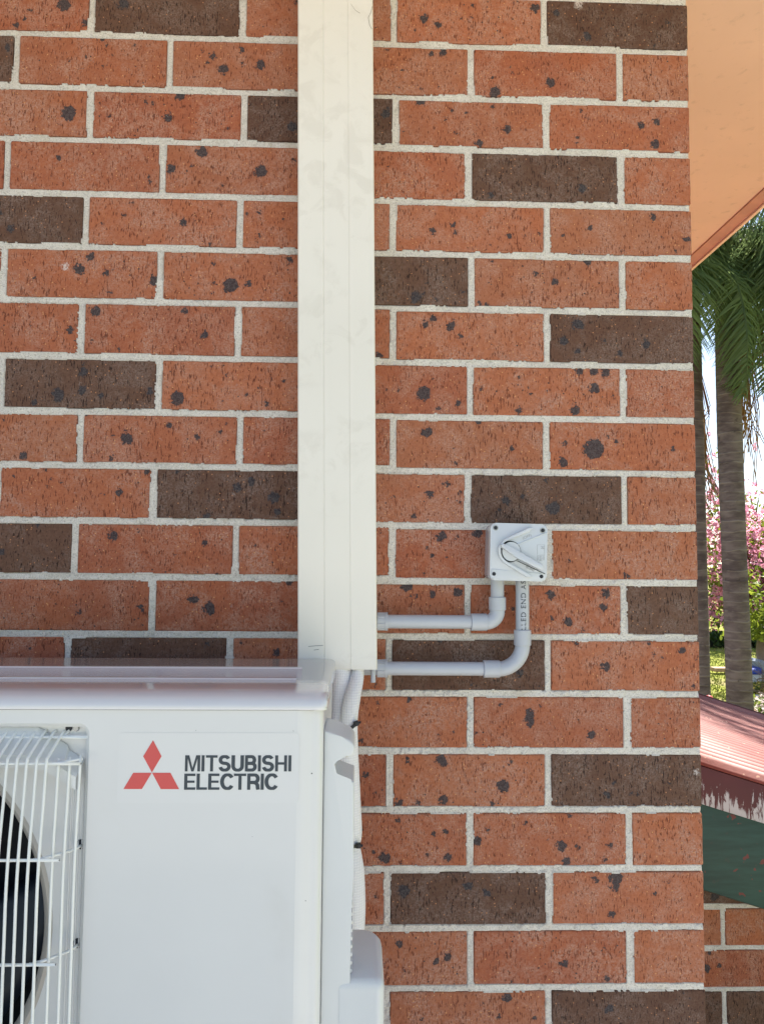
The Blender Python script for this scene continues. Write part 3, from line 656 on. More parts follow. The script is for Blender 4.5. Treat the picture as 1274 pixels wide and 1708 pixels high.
# mortar: a real height field between the bricks, its ragged edge riding over the brick faces
def mortar_field(x0, x1, z0, z1, cell, rects, y=0.0, seed=5):
    nx = int((x1 - x0) / cell) + 1; nzv = int((z1 - z0) / cell) + 1
    xs = x0 + np.arange(nx) * cell; zs = z0 + np.arange(nzv) * cell
    xs[-1] = x1
    D = np.zeros((nzv, nx))
    for (a, b, c, d) in rects:
        i0, i1 = np.searchsorted(xs, a), np.searchsorted(xs, b); j0, j1 = np.searchsorted(zs, c), np.searchsorted(zs, d)
        if i1 <= i0 or j1 <= j0: continue
        X = xs[i0:i1][None, :]; Z = zs[j0:j1][:, None]
        D[j0:j1, i0:i1] = np.minimum(np.minimum(X - a, b - X), np.minimum(Z - c, d - Z))
    n1 = nz2(nzv, nx, 9, seed); n2 = nz2(nzv, nx, 3.2, seed + 1); n3 = nz2(nzv, nx, 30, seed + 2)
    t = (n1 * 1.0 + n2 * .40 - .60) * .0017 + (n3 - .5) * .0030 + (nz2(nzv, nx, 1.6, seed + 9) - .5) * .0010 + .0002      # how far the mortar laps over the brick
    rec = .0009 + (nz2(nzv, nx, 4, seed + 3) - .5) * .0011 + (nz2(nzv, nx, 2.0, seed + 4) - .5) * .0007 + (nz2(nzv, nx, 22, seed + 6) - .5) * .0014
    H = np.where(D < t, np.where(D > 0, -.0011 + rec * .3, np.minimum(rec, .003)), np.where(D > 0, .005, rec + .0012))
    H = y + H
    keep = D < .0052
    kf = keep[:-1, :-1] & keep[1:, :-1] & keep[:-1, 1:] & keep[1:, 1:]
    idx = np.full(D.shape, -1); used = np.zeros(D.shape, bool)
    used[:-1, :-1] |= kf; used[1:, :-1] |= kf; used[:-1, 1:] |= kf; used[1:, 1:] |= kf
    idx[used] = np.arange(used.sum())
    XX, ZZ = np.meshgrid(xs, zs); V = np.stack([XX[used], H[used], ZZ[used]], 1)
    J, I = np.nonzero(kf)
    F = np.stack([idx[J, I], idx[J, I + 1], idx[J + 1, I + 1], idx[J + 1, I]], 1)
    me = bpy.data.meshes.new('mortar'); me.vertices.add(len(V)); me.vertices.foreach_set('co', V.ravel())
    me.loops.add(F.size); me.loops.foreach_set('vertex_index', F.ravel().astype(np.int32))
    me.polygons.add(len(F)); me.polygons.foreach_set('loop_start', np.arange(len(F), dtype=np.int32) * 4)
    me.polygons.foreach_set('loop_total', np.full(len(F), 4, np.int32)); me.update(calc_edges=True)
    me.polygons.foreach_set('use_smooth', np.ones(len(F), bool))
    return me
link('mortar', mortar_field(-.66, CORNER - .0022, 1.56, 3.26, .0016, rects), M['mortar'], WALL)
# mortar core behind the faces: fills what is out of frame, and shows at the corner between the quoins
bm = bmesh.new()
a_box(bm, -1.6, CORNER - .0035, .0062, .095, .6, 3.345)
a_box(bm, CORNER - .10, CORNER - .0035, .095, .493, .6, 3.345)
a_box(bm, CORNER - .10, CORNER - .0035, 0.493, .715, 1.90, 3.345)
ml = bm_link('mortar_bed', bm, M['mortar'], WALL, smooth='flat')
# outside the finely modelled area the joints are plain strips, 2 mm behind the faces
bm = bmesh.new()
a_box(bm, -1.6, -.66, .0022, .006, 1.15, 3.3); a_box(bm, -.66, CORNER - .003, .0022, .006, 1.15, 1.56); a_box(bm, -.66, CORNER - .003, .0022, .006, 3.26, 3.345)
bm_link('mortar', bm, M['mortar'], WALL, smooth='flat')

# the rest of the house behind that wall (out of frame; it casts the shade)
def far_brick():
    k = NT('distant_brickwork'); o = k.obj(); s = k.n('SeparateXYZ'); k.l(o, s.inputs[0])
    c = k.n('CombineXYZ'); k.l(k.math('ADD', s.outputs[0], s.outputs[1]), c.inputs[0]); k.l(s.outputs[2], c.inputs[1])
    b = k.n('TexBrick'); b.inputs['Scale'].default_value = 1.0; b.inputs['Brick Width'].default_value = .24; b.inputs['Row Height'].default_value = .086
    b.inputs['Mortar Size'].default_value = .005; b.inputs['Color1'].default_value = (.34, .09, .045, 1); b.inputs['Color2'].default_value = (.10, .055, .04, 1); b.inputs['Bias'].default_value = -.6
    b.inputs['Mortar'].default_value = (.5, .46, .39, 1); k.l(c.outputs[0], b.inputs['Vector'])
    return k.out(b.outputs['Color'], .9)
M['far_brick'] = far_brick()
HOUSE = thing('brick_house', 'body of the brick house behind the wall, mostly out of frame', 'house', (-4, 3, 0))
bm = bmesh.new(); a_box(bm, -8, CORNER - .12, .12, 6.3, 0, 3.34); a_box(bm, CORNER - .12, CORNER - .004, .72, 6.3, 0, 3.34); a_box(bm, -8, -1.61, .004, .118, .0, 3.34)
bm_link('wall', bm, M['far_brick'], HOUSE, smooth='flat')

# ------------------------------------------------------------------ eaves over the wall
EAVE = thing('house_eave', 'cream eave tinted peach for bounce light, with fascia above the brick corner', 'eave', (1.16, 0, 3.35))
SZ = 3.352
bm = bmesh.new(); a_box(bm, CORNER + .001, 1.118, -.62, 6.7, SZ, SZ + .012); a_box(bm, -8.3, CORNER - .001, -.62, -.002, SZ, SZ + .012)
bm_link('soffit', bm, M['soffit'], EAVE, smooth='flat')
bm = bmesh.new()                                                   # fascia with a bead, running front to back
a_prism(bm, [(1.120, SZ - .004), (1.152, SZ - .010), (1.152, SZ + .15), (1.120, SZ + .15)], -.62, 6.7, .002)
bm_link('fascia', bm, M['fascia'], EAVE)
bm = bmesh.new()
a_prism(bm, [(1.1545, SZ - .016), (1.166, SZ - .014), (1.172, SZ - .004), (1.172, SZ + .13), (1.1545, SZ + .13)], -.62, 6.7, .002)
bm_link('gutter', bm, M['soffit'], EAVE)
bm = bmesh.new(); a_box(bm, -8.3, 1.152, -.652, -.6235, SZ - .01, SZ + .15)
bm_link('fascia', bm, M['fascia'], EAVE)
tile = simple('grey_roof_tile', (.12, .10, .09), .8, .2, 4)
bm = bmesh.new()
v = [bm.verts.new(p) for p in ((-8.4, -.7, SZ + .16), (1.22, -.7, SZ + .16), (1.22, 6.7, SZ + .16), (-8.4, 6.7, SZ + .16), (-4.1, 3.0, SZ + 1.9), (-3.1, 3.0, SZ + 1.9))]
for q in ((0, 1, 5, 4), (1, 2, 5), (2, 3, 4, 5), (3, 0, 4), (3, 2, 1, 0)): bm.faces.new([v[i] for i in q])
bm_link('roof', bm, tile, EAVE, smooth='flat')

# ------------------------------------------------------------------ lean-to at the right: brick wall, green barge board, red iron roof
LEAN = thing('lean_to', 'low lean-to with red corrugated roof and flaking green barge board beyond the brick corner', 'lean-to', (.54, .5, 0))
SL = -.305
def rz_(x, z0=1.8952, x0=.699): return z0 + SL * (x - x0)
lr = []
lz = [1.568 - .0862 * i for i in range(-5, 5)]
LJ = [1.568 + .0862 * k for k in range(3, -8, -1)]
for k in range(len(LJ) - 1):
    za, zb = LJ[k + 1] + .005, LJ[k] - .005
    base = .790 if k % 2 == 1 else .790 - .12
    x = base - .24
    while x < 1.9:
        a, b = max(x + .005, CORNER + .006), x + .235
        if b - a > .02 and zb < rz_(b) - .04:
            sp = rnd_spots(b - a, 3)
            if k == 3 and abs(a - .545) < .2 or (k == 3 and a > .5 and a < .7): sp = [(-70, 18, 7), (-48, 4, 10), (-60, -14, 4), (20, 8, 5), (-30, -25, 4), (70, 10, 6)]
            dk = (k == 5 and a < 1.0) or random.random() < .1
            if k == 2: dk = True
            lr.append((a, b, za, zb)); brick(LEAN, a, b, za, zb, .10, int(dk), sp, y=.5, seed=k * 11 + int(x * 10))
        x += .24
link('mortar', mortar_field(CORNER + .004, 1.10, .96, 1.80, .002, lr, y=.5, seed=60), M['mortar'], LEAN)
bm = bmesh.new(); a_prism(bm, [(CORNER, 0), (2.88, 0), (2.88, rz_(2.88) - .06), (CORNER, rz_(CORNER) - .06)], .5062, .60); bm_link('mortar_bed', bm, M['mortar'], LEAN, smooth='flat')
def barge_mat():
    k = NT('flaking_green_board_paint'); o = k.obj(); sc = k.vm('MULTIPLY', o, (3., 3., 22.))
    gr = k.noise(sc, 3, 4, .6).outputs['Fac']
    c = k.mix(k.ramp(gr, .3, .7), (.010, .040, .032), (.018, .066, .052))
    n = k.noise(o, 55, 2, .5).outputs['Fac']; n2 = k.noise(o, 9, 2).outputs['Fac']
    f = k.math('MULTIPLY', k.ramp(n, .63, .67), k.ramp(n2, .42, .52, .1, 1))
    c = k.mix(f, c, (.14, .032, .028))
    w = k.noise(k.vm('MULTIPLY', o, (90., 90., 24.)), 1, 2, .5).outputs['Fac']
    c = k.mix(k.ramp(w, .80, .83), c, (.5, .55, .52))
    return k.out(c, .5, k.bump(gr, .2, .001), .4)
def capping_mat():
    k = NT('maroon_paint_with_white_flaking'); o = k.obj(); s = k.n('SeparateXYZ'); k.l(o, s.inputs[0])
    # height above the sloping bottom edge of the capping, object space
    d = k.math('SUBTRACT', s.outputs[2], k.math('MULTIPLY', s.outputs[0], SL))
    dn = k.ramp(d, CAP_D0, CAP_D0 + .075, 0, 1, False)
    st = k.noise(k.vm('MULTIPLY', o, (95., 95., 17.)), 1, 6, .7, .5).outputs['Fac']; nb = k.noise(k.vm('MULTIPLY', o, (15., 1., 3.)), 1, 2).outputs['Fac']
    f = k.math('SUBTRACT', k.math('ADD', st, k.math('MULTIPLY', nb, .55)), k.math('MULTIPLY', dn, .24))
    f1 = k.ramp(f, .70, .76)
    c = k.mix(k.noise(o, 20, 3).outputs['Fac'], (.075, .018, .022), (.13, .028, .032))
    c = k.mix(k.math('MULTIPLY', f1, .9), c, (.55, .52, .54))
    return k.out(c, .55, k.bump(st, .15, .001), .35)
CAP_D0 = (1.8195 + SL * 0) - (SL * .0) - (0) - 0
CAP_D0 = (1.8195 - SL * (.6976 - .54))                             # in LEAN's own coordinates (origin x .54, z 0)
M['barge'] = barge_mat(); M['cap'] = capping_mat()
def slope_board(name, x0, x1, ya, yb, ztop, h, mat, parent, bev=.002, round_bottom=0):
    pts = []
    zt = lambda x: ztop + SL * (x - .699)
    poly = [(x0, zt(x0)), (x0, zt(x0) - h), (x1, zt(x1) - h), (x1, zt(x1))]
    return prism(name, poly, ya, yb, mat, parent, bev)
slope_board('barge_board', CORNER + .006, 2.92, .388, .425, 1.845, .200, M['barge'], LEAN, .012)
slope_board('barge_capping', CORNER + .006, 2.92, .376, .3855, 1.8952, .0757, M['cap'], LEAN, .0015)
def iron_mat():
    k = NT('faded_red_roof_iron'); o = k.obj(); n = k.noise(k.vm('MULTIPLY', o, (2., 9., 2.)), 3, 5, .65).outputs['Fac']
    c = k.mix(k.ramp(n, .3, .7), (.215, .042, .027), (.30, .070, .046)); dn_ = k.noise(o, 5, 5, .7, .6).outputs['Fac']; c = k.mix(k.ramp(dn_, .55, .72, 0, .6), c, (.16, .045, .036))
    sp = k.noise(o, 60, 2).outputs['Fac']; c = k.mix(k.ramp(sp, .68, .74, 0, .7), c, (.60, .35, .22))
    return k.out(c, .6, k.bump(k.noise(o, 90, 3).outputs['Fac'], .15, .002), .35)
M['iron'] = iron_mat()
pitch, amp = .076, .0105
ys = [.372 + i * pitch / 8 for i in range(int((4.06 - .372) / (pitch / 8)) + 1)]
v = []; f = []; XS = [CORNER + .005, 1.0, 1.6, 2.2, 2.95]
for y in ys:
    for x in XS: v.append((x, y, rz_(x) + .002 + amp * (1 + math.sin(2 * math.pi * (y - .372) / pitch - 1.2))))
n_ = len(XS)
for i in range(len(ys) - 1):
    for j in range(n_ - 1): f.append((i * n_ + j, i * n_ + j + 1, (i + 1) * n_ + j + 1, (i + 1) * n_ + j))
ir = from_pd('roof_sheet', v, f, M['iron'], LEAN, smooth=True)
sm_ = ir.modifiers.new('thick', 'SOLIDIFY'); sm_.thickness = .0012; sm_.offset = -1
slope_board('barge_capping', CORNER + .006, 2.95, 4.055, 4.075, 1.925, .12, M['cap'], LEAN, .002)
bm = bmesh.new(); a_box(bm, 2.84, 2.90, .62, 4.0, .0, rz_(2.9) - .03); a_prism(bm, [(CORNER, 0), (2.88, 0), (2.88, rz_(2.88) - .06), (CORNER, rz_(CORNER) - .06)], 3.9, 4.0)
bm_link('wall', bm, M['far_brick'], LEAN, smooth='flat')

# ------------------------------------------------------------------ cream duct over the pipes
DUCT = thing('pipe_duct', 'tall cream white plastic pipe duct running up the brick wall, smudged with grey', 'duct', (-.03, 0, 2.147))
def shear_duct(bm):
    for vv in bm.verts: vv.co.x -= .0153 * (vv.co.z - 2.147)
DB, DT = 2.1472, 3.349
bm = bmesh.new()                                                   # plan outline of the clip-on cover: three shallow planes
pl = [(-.0848, -.002), (-.0848, -.0675), (-.0832, -.0700), (-.0478, -.0700), (-.0472, -.0692), (-.0464, -.0692), (-.0458, -.0702), (-.0098, -.0702), (-.0092, -.0697), (-.0088, -.0706), (.0268, -.0706), (.0284, -.0688), (.0284, -.002), (.0266, -.002), (.0266, -.0672), (-.0830, -.0672), (-.0830, -.002)]
a_prism(bm, pl, DB, DT, axis='Z'); shear_duct(bm)
bm_link('cover', bm, M['duct'], DUCT, smooth=25)
bm = bmesh.new(); a_box(bm, -.0822, .0258, -.006, -.0015, DB + .02, DT); shear_duct(bm); bm_link('back_plate', bm, M['duct'], DUCT)
def hairline(name, pts, parent, mat, r=.00025):
    return tube(name, pts, r, mat, parent, 5)
M['hair'] = simple('thin_brown_scratch', (.13, .09, .05), .8)
sc1 = hairline('scratch', [(.012, -.0708, 3.103), (.0085, -.0709, 3.110), (.0065, -.0709, 3.121), (.0105, -.0709, 3.130), (.0125, -.0709, 3.139)], DUCT, M['hair'])
hairline('scratch', [(-.070, -.0702, 2.1795), (-.060, -.0703, 2.1805), (-.049, -.0703, 2.1812)], DUCT, M['print'], .0003)
hairline('scratch', [(-.062, -.0703, 2.1745), (-.055, -.0703, 2.1755)], DUCT, M['print'], .0003)
hairline('scratch', [(-.020, -.0705, 3.142), (-.013, -.0706, 3.132), (-.006, -.0708, 3.1275)], DUCT, M['hair'], .0002)
# things poking out of the duct's lower end
tag(tube('orange_sleeve', [(-.0245, -.046, 2.139), (-.0245, -.046, 2.20)], .0175, M['orange'], None, 20), 'orange sleeve end showing just under the bottom of the cream duct', 'sleeve')
tag(tube('pvc_stub', [(.0232, -.052, 2.1265), (.0232, -.052, 2.165)], .0037, M['conduit'], None, 12), 'short thin grey plastic stub under the right corner of the cream duct', 'stub')

# ------------------------------------------------------------------ wrapped pipe bundle with cable ties
def wrapped(name, pts, r, parent, flat=1.0):
    P = smooth_path([p[:3] for p in pts], 14)
    N = len(P); rr = []
    for i in range(N):
        q = (i / (N - 1)) * (len(pts) - 1); a = int(min(q, len(pts) - 2)); t = q - a
        ra = pts[a][3] if len(pts[a]) > 3 else r; rb = pts[a + 1][3] if len(pts[a + 1]) > 3 else r
        rr.append((ra * (1 - t) + rb * t) * (1 + .012 * (i % 2)))
    return tube(name, P, rr, M['wrap'], parent, 26, flat=flat)
BUN = thing('pipe_bundle', 'bundle of pipes wrapped in white woven tape hanging behind the outdoor unit', 'pipes', (-.01, -.085, 1.55))
wrapped('wrapped_pipe', [(-.0245, -.050, 2.165, .0172), (-.0250, -.055, 2.13, .0172), (-.0255, -.068, 2.09, .0168), (-.024, -.085, 2.04), (-.022, -.092, 1.95), (-.020, -.095, 1.6)], .0165, BUN)
wrapped('wrapped_pipe', [(.002, -.050, 2.165, .0075), (.0000, -.062, 2.135, .0095), (-.0075, -.082, 2.105, .0120), (-.0105, -.092, 2.080, .0118), (-.0125, -.092, 2.045, .0150), (-.0105, -.092, 1.99, .0160), (-.0075, -.090, 1.93, .0165), (-.0085, -.088, 1.909, .0150), (-.0045, -.092, 1.875, .0172), (-.0030, -.092, 1.83, .0178), (-.0040, -.092, 1.79, .0178), (-.008, -.092, 1.62, .017)], .016, BUN)
wrapped('wrapped_pipe', [(-.0455, -.050, 2.165, .006), (-.0450, -.060, 2.13, .006), (-.0435, -.072, 2.08, .006), (-.040, -.085, 1.9)], .006, BUN)
def cable_tie(label, pts, head, ang):
    t = thing('cable_tie', label, 'cable tie', head, 'black cable ties round the white pipe bundle')
    P = smooth_path(pts, 8); bm = bmesh.new(); a_tube(bm, P, .0024, 8, flat=.45, flatdir=(0, 1, 0)); bm_link('strap', bm, M['blackrub'], t)
    bm = bmesh.new(); a_box(bm, -.0035, .0035, -.003, .003, -.0034, .0034, .001)
    a_tube(bm, [(.002, 0, 0), (.0062, 0, -.0005)], .0018, 6)
    bm.transform(Matrix.Translation(Vector(head)) @ Matrix.Rotation(ang, 4, 'Y')); bm_link('head', bm, M['blackrub'], t)
    return t
cable_tie('upper black cable tie slanting round the white wrapped pipes', [(-.0300, -.112, 2.0660), (-.0200, -.1125, 2.0665), (-.0100, -.110, 2.0715), (-.0030, -.106, 2.0765), (.0005, -.100, 2.0785)], (-.0005, -.104, 2.0785), R(-20))
cable_tie('lower black cable tie with its head against the brick, halfway down the bundle', [(-.022, -.110, 1.9165), (-.012, -.111, 1.9155), (-.002, -.109, 1.915), (.0045, -.103, 1.915)], (.0040, -.105, 1.915), R(0))

# ------------------------------------------------------------------ isolator switch
ISO = thing('isolator_switch', 'square pale grey rotary isolator switch box screwed to the brick wall', 'switch', (.232, 0, 2.316))
ix0, ix1, iz0, iz1 = .1905, .2735, 2.2750, 2.3582
def rrp(x0, x1, z0, z1, r): return rrect(x0, x1, z0, z1, r, 5)
def iso_clear():
    k = NT('smoky_clear_plastic'); k.b.inputs['Transmission Weight'].default_value = .0
    k.b.inputs['Alpha'].default_value = .62
    return k.out((.50, .47, .53), .22, None, .5)
M['clearbase'] = iso_clear()
rot_i = Matrix.Translation(Vector((.232, 0, 2.316))) @ Matrix.Rotation(R(1.1), 4, 'Y') @ Matrix.Translation(Vector((-.232, 0, -2.316)))
def iso_prism(name, poly, y0, y1, mat, bev=.0, seg=3, parent=None):
    bm = bmesh.new(); a_prism(bm, poly, y0, y1, bev, seg); bm.transform(rot_i); return bm_link(name, bm, mat, parent or ISO, smooth=40)
iso_prism('back_box', rrp(ix0 + .006, ix1 - .004, iz0 + .004, iz1 - .004, .006), -.044, -.0005, M['iso'], .0)
iso_prism('clear_shroud', rrp(ix0 + .0015, ix1 - .002, iz0 + .0015, iz1 - .0015, .007), -.056, -.0165, M['clearbase'], .0)
iso_prism('cover', rrp(ix0, ix1, iz0, iz1, .007), -.0705, -.0535, M['iso'], .0022)
YF = -.0705
def ipt(x, z):                                                     # crop pixel -> face coordinates (isolator close-up)
    return ix0 + (x - 212) / (1150 - 212) * (ix1 - ix0), iz1 - (z - 118) / (1080 - 118) * (iz1 - iz0)
def idir(poly, y0, y1, name, mat, bev=.0006, parent=None):
    bm = bmesh.new(); a_prism(bm, [ipt(*p) for p in poly], y0, y1, bev, 2); return bm_link(name, bm, mat, parent or ISO, smooth=40)
# V guard: two wings joined by a ring round the knob
cxk, czk = ipt(535, 590)
wing = [(905, 190), (830, 190), (440, 385), (372, 450), (335, 530), (330, 610), (352, 690), (410, 765), (480, 815), (795, 1015), (870, 1018), (880, 1005), (820, 950), (520, 790), (440, 745), (390, 690), (366, 620), (362, 545), (385, 480), (430, 430), (500, 395), (840, 260)]
idir(wing, YF - .0075, YF + .001, 'knob_guard', M['iso'], .0007)
idir([(650, 465), (1140, 262), (1145, 275), (660, 485)], YF - .0018, YF + .001, 'rib', M['iso'], .0004)
idir([(690, 735), (1110, 950), (1098, 975), (660, 722)], YF - .0022, YF + .001, 'rib', M['iso'], .0004)
idir([(235, 880), (600, 918), (1110, 950), (1112, 1050), (1085, 1070), (250, 1045), (222, 1010)], YF - .0010, YF + .001, 'raised_band', M['iso'], .0005)
bm = bmesh.new()
pp = [ipt(535 + 182 * math.cos(R(a)), 590 - 182 * math.sin(R(a))) for a in range(0, 360, 8)]
a_prism(bm, pp, YF - .0004, YF + .0005); bm_link('knob_recess', bm, M['dark'], ISO)
KN = idir([(535 + 150 * math.cos(R(a)) + 14, 590 - 160 * math.sin(R(a))) for a in range(0, 360, 8)], YF - .0055, YF + .0006, 'knob', M['iso'], .0010)
idir([(365, 478), (402, 462), (475, 488), (1022, 796), (1052, 832), (1036, 876), (1000, 896), (630, 700), (380, 530), (362, 505)], YF - .0150, YF - .0050, 'lever', M['iso'], .0012, KN)
idir([(650, 738), (1110, 955), (1104, 964), (646, 748)], YF - .0028, YF - .0022, 'seam', M['dark'], 0)
for (x, z) in ((300, 193), (1078, 230), (272, 965), (1052, 1003)):
    px_, pz_ = ipt(x, z)
    lathe('screw_hole', [(0.0001, -.0002), (.0040, -.0002), (.0040, .001)], (px_, YF - .0006, pz_), M['screw'], ISO, 20)
    s_ = lathe('screw', [(0.0001, -.0010), (.0024, -.0010), (.0028, .000)], (px_, YF - .0010, pz_), M['dark'], ISO, 14)
def face_m(x, z, y, ang=0.0):
    return Matrix.Translation((x, y, z)) @ Matrix.Rotation(R(90), 4, 'X') @ Matrix.Rotation(R(ang), 4, 'Z')
tx, tz = ipt(760, 400); text_obj('lettering', '(OFF)', .006, M['faint'], ISO, face_m(tx, tz, YF - .0003, 22), .0001, fit=(.0135, .0050))
tx, tz = ipt(790, 870); text_obj('lettering', 'I(ON)', .006, M['faint'], ISO, face_m(tx, tz, YF - .0008, -25), .0001, fit=(.0125, .0046))
bm = bmesh.new()                                                   # fine illegible print along the right edge: box outline and rows of marks
for (a, b, c, d) in ((985, 470, 989, 640), (985, 470, 1110, 474), (1106, 470, 1110, 640)):
    p0, p1 = ipt(a, b), ipt(c, d); a_box(bm, p0[0], p1[0], YF - .0003, YF + .0002, p1[1], p0[1])
g = random.Random(3)
for col in (985, 1022, 1050, 1084):
    zz = 640 if col > 1000 else 650
    while zz < 738:
        L = g.choice([8, 12, 16]); p0, p1 = ipt(col, zz), ipt(col + g.choice([14, 20, 22]), zz + L * .7); a_box(bm, p0[0], p1[0], YF - .0003, YF + .0002, p1[1], p0[1]); zz += L + 5
for (a, b, c, d) in ((1045, 500, 1105, 507), (1045, 532, 1105, 539), (1060, 507, 1074, 520), (1080, 518, 1094, 532)):
    p0, p1 = ipt(a, b), ipt(c, d); a_box(bm, p0[0], p1[0], YF - .0003, YF + .0002, p1[1], p0[1])
bm_link('print', bm, M['faint'], ISO, smooth='flat')

# ------------------------------------------------------------------ conduits
def conduit(label, path_h, corner, top, rb, loc, h0, h1, v0, v1):
    """horizontal from the duct at x0 to an elbow, then straight up; (h0,h1) elbow socket in x, (v0,v1) in z"""
    t = thing('conduit', label, 'conduit', loc, 'grey conduits from the switch to the duct')
    x0, z = path_h; x, ztop = corner, top; Y = -.030; r = .0101
    tube('pipe', [(x0, Y, z), (h0 + .002, Y, z)], r, M['conduit'], t, 24)
    pv = tube('pipe', [(x, Y, v1 - .002), (x, Y, ztop)], r, M['conduit'], t, 24)
    e = thing('elbow', None, None, (0, 0, 0)); e.parent = t; e.location = (0, 0, 0)
    pts = []
    for k in range(15):
        a = R(90 * k / 14); cx_, cz_ = x - rb, z + rb
        pts.append((cx_ + rb * math.sin(a), Y, cz_ - rb * math.cos(a)))
    bm = bmesh.new(); a_tube(bm, [(h1 - .001, Y, z)] + pts + [(x, Y, v0 + .001)], .0112, 24)
    for (A, B) in (((h0, Y, z), (h1, Y, z)), ((x, Y, v0), (x, Y, v1))):
        A, B = Vector(A), Vector(B); d = (B - A).normalized() * .0008
        a_tube(bm, [A, A + d, B - d, B], [.0121, .0128, .0128, .0121], 28)
    bpy.data.objects.remove(e); bm_link('elbow', bm, M['conduit'], t, smooth=30)
    # threaded adaptor at the duct
    bm = bmesh.new(); n = 16
    a_tube(bm, [(.0292, Y, z), (.0405, Y, z)], .0128, 16); a_tube(bm, [(.0405, Y, z), (.0445, Y, z)], [.0136, .0136], 28)
    for k in range(8):
        a = R(45 * k + 10); a_tube(bm, [(.0294, Y + .0126 * math.cos(a), z + .0126 * math.sin(a)), (.0402, Y + .0126 * math.cos(a), z + .0126 * math.sin(a))], .0011, 6)
    bm_link('adaptor', bm, M['conduit'], t, smooth=30)
    return t, pv
c1, _ = conduit('upper short grey conduit with tight elbow from duct to switch', (.0285, 2.2125), .2081, 2.285, .0165, (.118, -.03, 2.2125), .1685, .1925, 2.2305, 2.2500)
c2, pv = conduit('lower longer grey conduit with wide elbow and printed lettering', (.0100, 2.1435), .2457, 2.285, .036, (.118, -.03, 2.1435), .1870, .2115, 2.1785, 2.2015)
# printed lettering up the pipe, wrapped on its curve
def pipe_text(s, x, z0, z1, Y, r, parent):
    o = text_obj('lettering', s, .01, M['print'], parent, Matrix.Identity(4), .00005, fit=(z1 - z0, .0072), spacing=1.15)
    me = o.data; pw = wloc(o)
    for v in me.vertices:
        c = v.co + pw
        # text x -> up the pipe, text y -> towards the left around the pipe
        ang = (c.y - .0036) / r
        v.co = Vector((x - math.sin(ang) * (r + .0004) - .0004, Y - math.cos(ang) * (r + .0004), z0 + c.x)) - pw
    return o
pipe_text('LLED END AS', 0.2457, 2.2025, 2.2745, -.030, .0101, pv)

# ------------------------------------------------------------------ the outdoor unit
AC = thing('air_conditioner', 'white outdoor air conditioning unit with wire fan guard and red three diamond logo', 'air conditioner', (-.435, -.23, 1.60))
FX0, FX1 = -.836, -.0345; FY = -.372; BZ, TZ = 1.602, 2.1468
RX0, RX1, RZ0, RZ1 = -.800, -.2765, 1.645, 2.1290              # recess round the fan
YR = FY + .011
XE = -.0610                                                        # front panel turns into the corner here
# front panel with the recess opening
def loop_rr(x0, x1, z0, z1, r, y, n=12): return [(a, y, b) for a, b in rrect(x0, x1, z0, z1, r, n)]
A = loop_rr(FX0 + .012, XE, BZ, TZ, .0005, FY); B = loop_rr(RX0 - .004, RX1 + .004, RZ0 - .004, RZ1 + .004, .011, FY); C1 = loop_rr(RX0, RX1, RZ0, RZ1, .008, FY + .0035); C2 = loop_rr(RX0 - .0002, RX1 + .0002, RZ0, RZ1, .008, YR)
nL = len(A); V = A + B + C1 + C2; F = []
for k in range(3):
    for i in range(nL): F.append((k * nL + i, k * nL + (i + 1) % nL, (k + 1) * nL + (i + 1) % nL, (k + 1) * nL + i))
me_f = from_pd('front_panel', V, F, M['ac'], AC, smooth=30)
# wrap of the cabinet: gentle turn, tight corner, right side, back, left
pl = [(XE, FY), (-.0575, FY + .0004), (-.0540, FY + .0012), (-.0505, FY + .0024), (-.0470, FY + .0038), (-.0450, FY + .0044)]
for k in range(7):
    a = R(90 * k / 6); pl.append((-.0425 + .008 * math.sin(a), FY + .0128 - .008 * math.cos(a)))
pl += [(-.0345, -.3580), (-.0355, -.3575), (-.0355, -.3565), (-.0345, -.3560), (-.0345, -.092), (FX0, -.092), (FX0, FY + .008), (FX0 + .003, FY + .002), (FX0 + .012, FY)]
V = [(x, y, BZ) for x, y in pl] + [(x, y, TZ) for x, y in pl]; n = len(pl)
from_pd('side_panel', V, [(i, i + 1, n + i + 1, n + i) for i in range(n - 1)], M['ac'], AC, smooth=30)
box('base_pan', FX0 + .002, FX1 - .002, FY + .004, -.094, BZ - .006, BZ + .003, M['ac'], AC, .002)
# recess floor with the round fan opening and bell mouth
FC = (-.5185, 1.9235); FRr = .1965
Bq = loop_rr(RX0, RX1, RZ0, RZ1, .008, YR, 12); nB = len(Bq)
inner = []
for p in Bq:
    a = math.atan2(p[2] - FC[1], p[0] - FC[0]); inner.append((FC[0] + (FRr + .013) * math.cos(a), YR + .004, FC[1] + (FRr + .013) * math.sin(a)))
# more samples for a round opening
def resample(n):
    o = []; i = []
    for k in range(n):
        a = 2 * math.pi * k / n; dx, dz = math.cos(a), math.sin(a)
        tx_ = ((RX1 - FC[0]) if dx > 0 else (RX0 - FC[0])) / dx if abs(dx) > 1e-6 else 1e9
        tz_ = ((RZ1 - FC[1]) if dz > 0 else (RZ0 - FC[1])) / dz if abs(dz) > 1e-6 else 1e9
        t = min(tx_, tz_) - .0002; o.append((FC[0] + dx * t, YR, FC[1] + dz * t)); i.append((FC[0] + dx * (FRr + .014), YR + .0015, FC[1] + dz * (FRr + .014)))
    return o, i
o_, i_ = resample(160)
bridge('recess_panel', o_, i_, M['ac'], AC)
box('recess_panel', RX0 - .001, RX1 + .001, YR + .012, YR + .013, RZ1 - .012, RZ1 + .001, M['ac'], AC)
lathe('bell_mouth', [(FRr + .0145, .0012), (FRr + .011, -.0004), (FRr + .008, .0015), (FRr + .0035, .008), (FRr + .001, .018), (FRr, .034), (FRr, .06)], (FC[0], YR, FC[1]), M['shroud'], AC, 96)
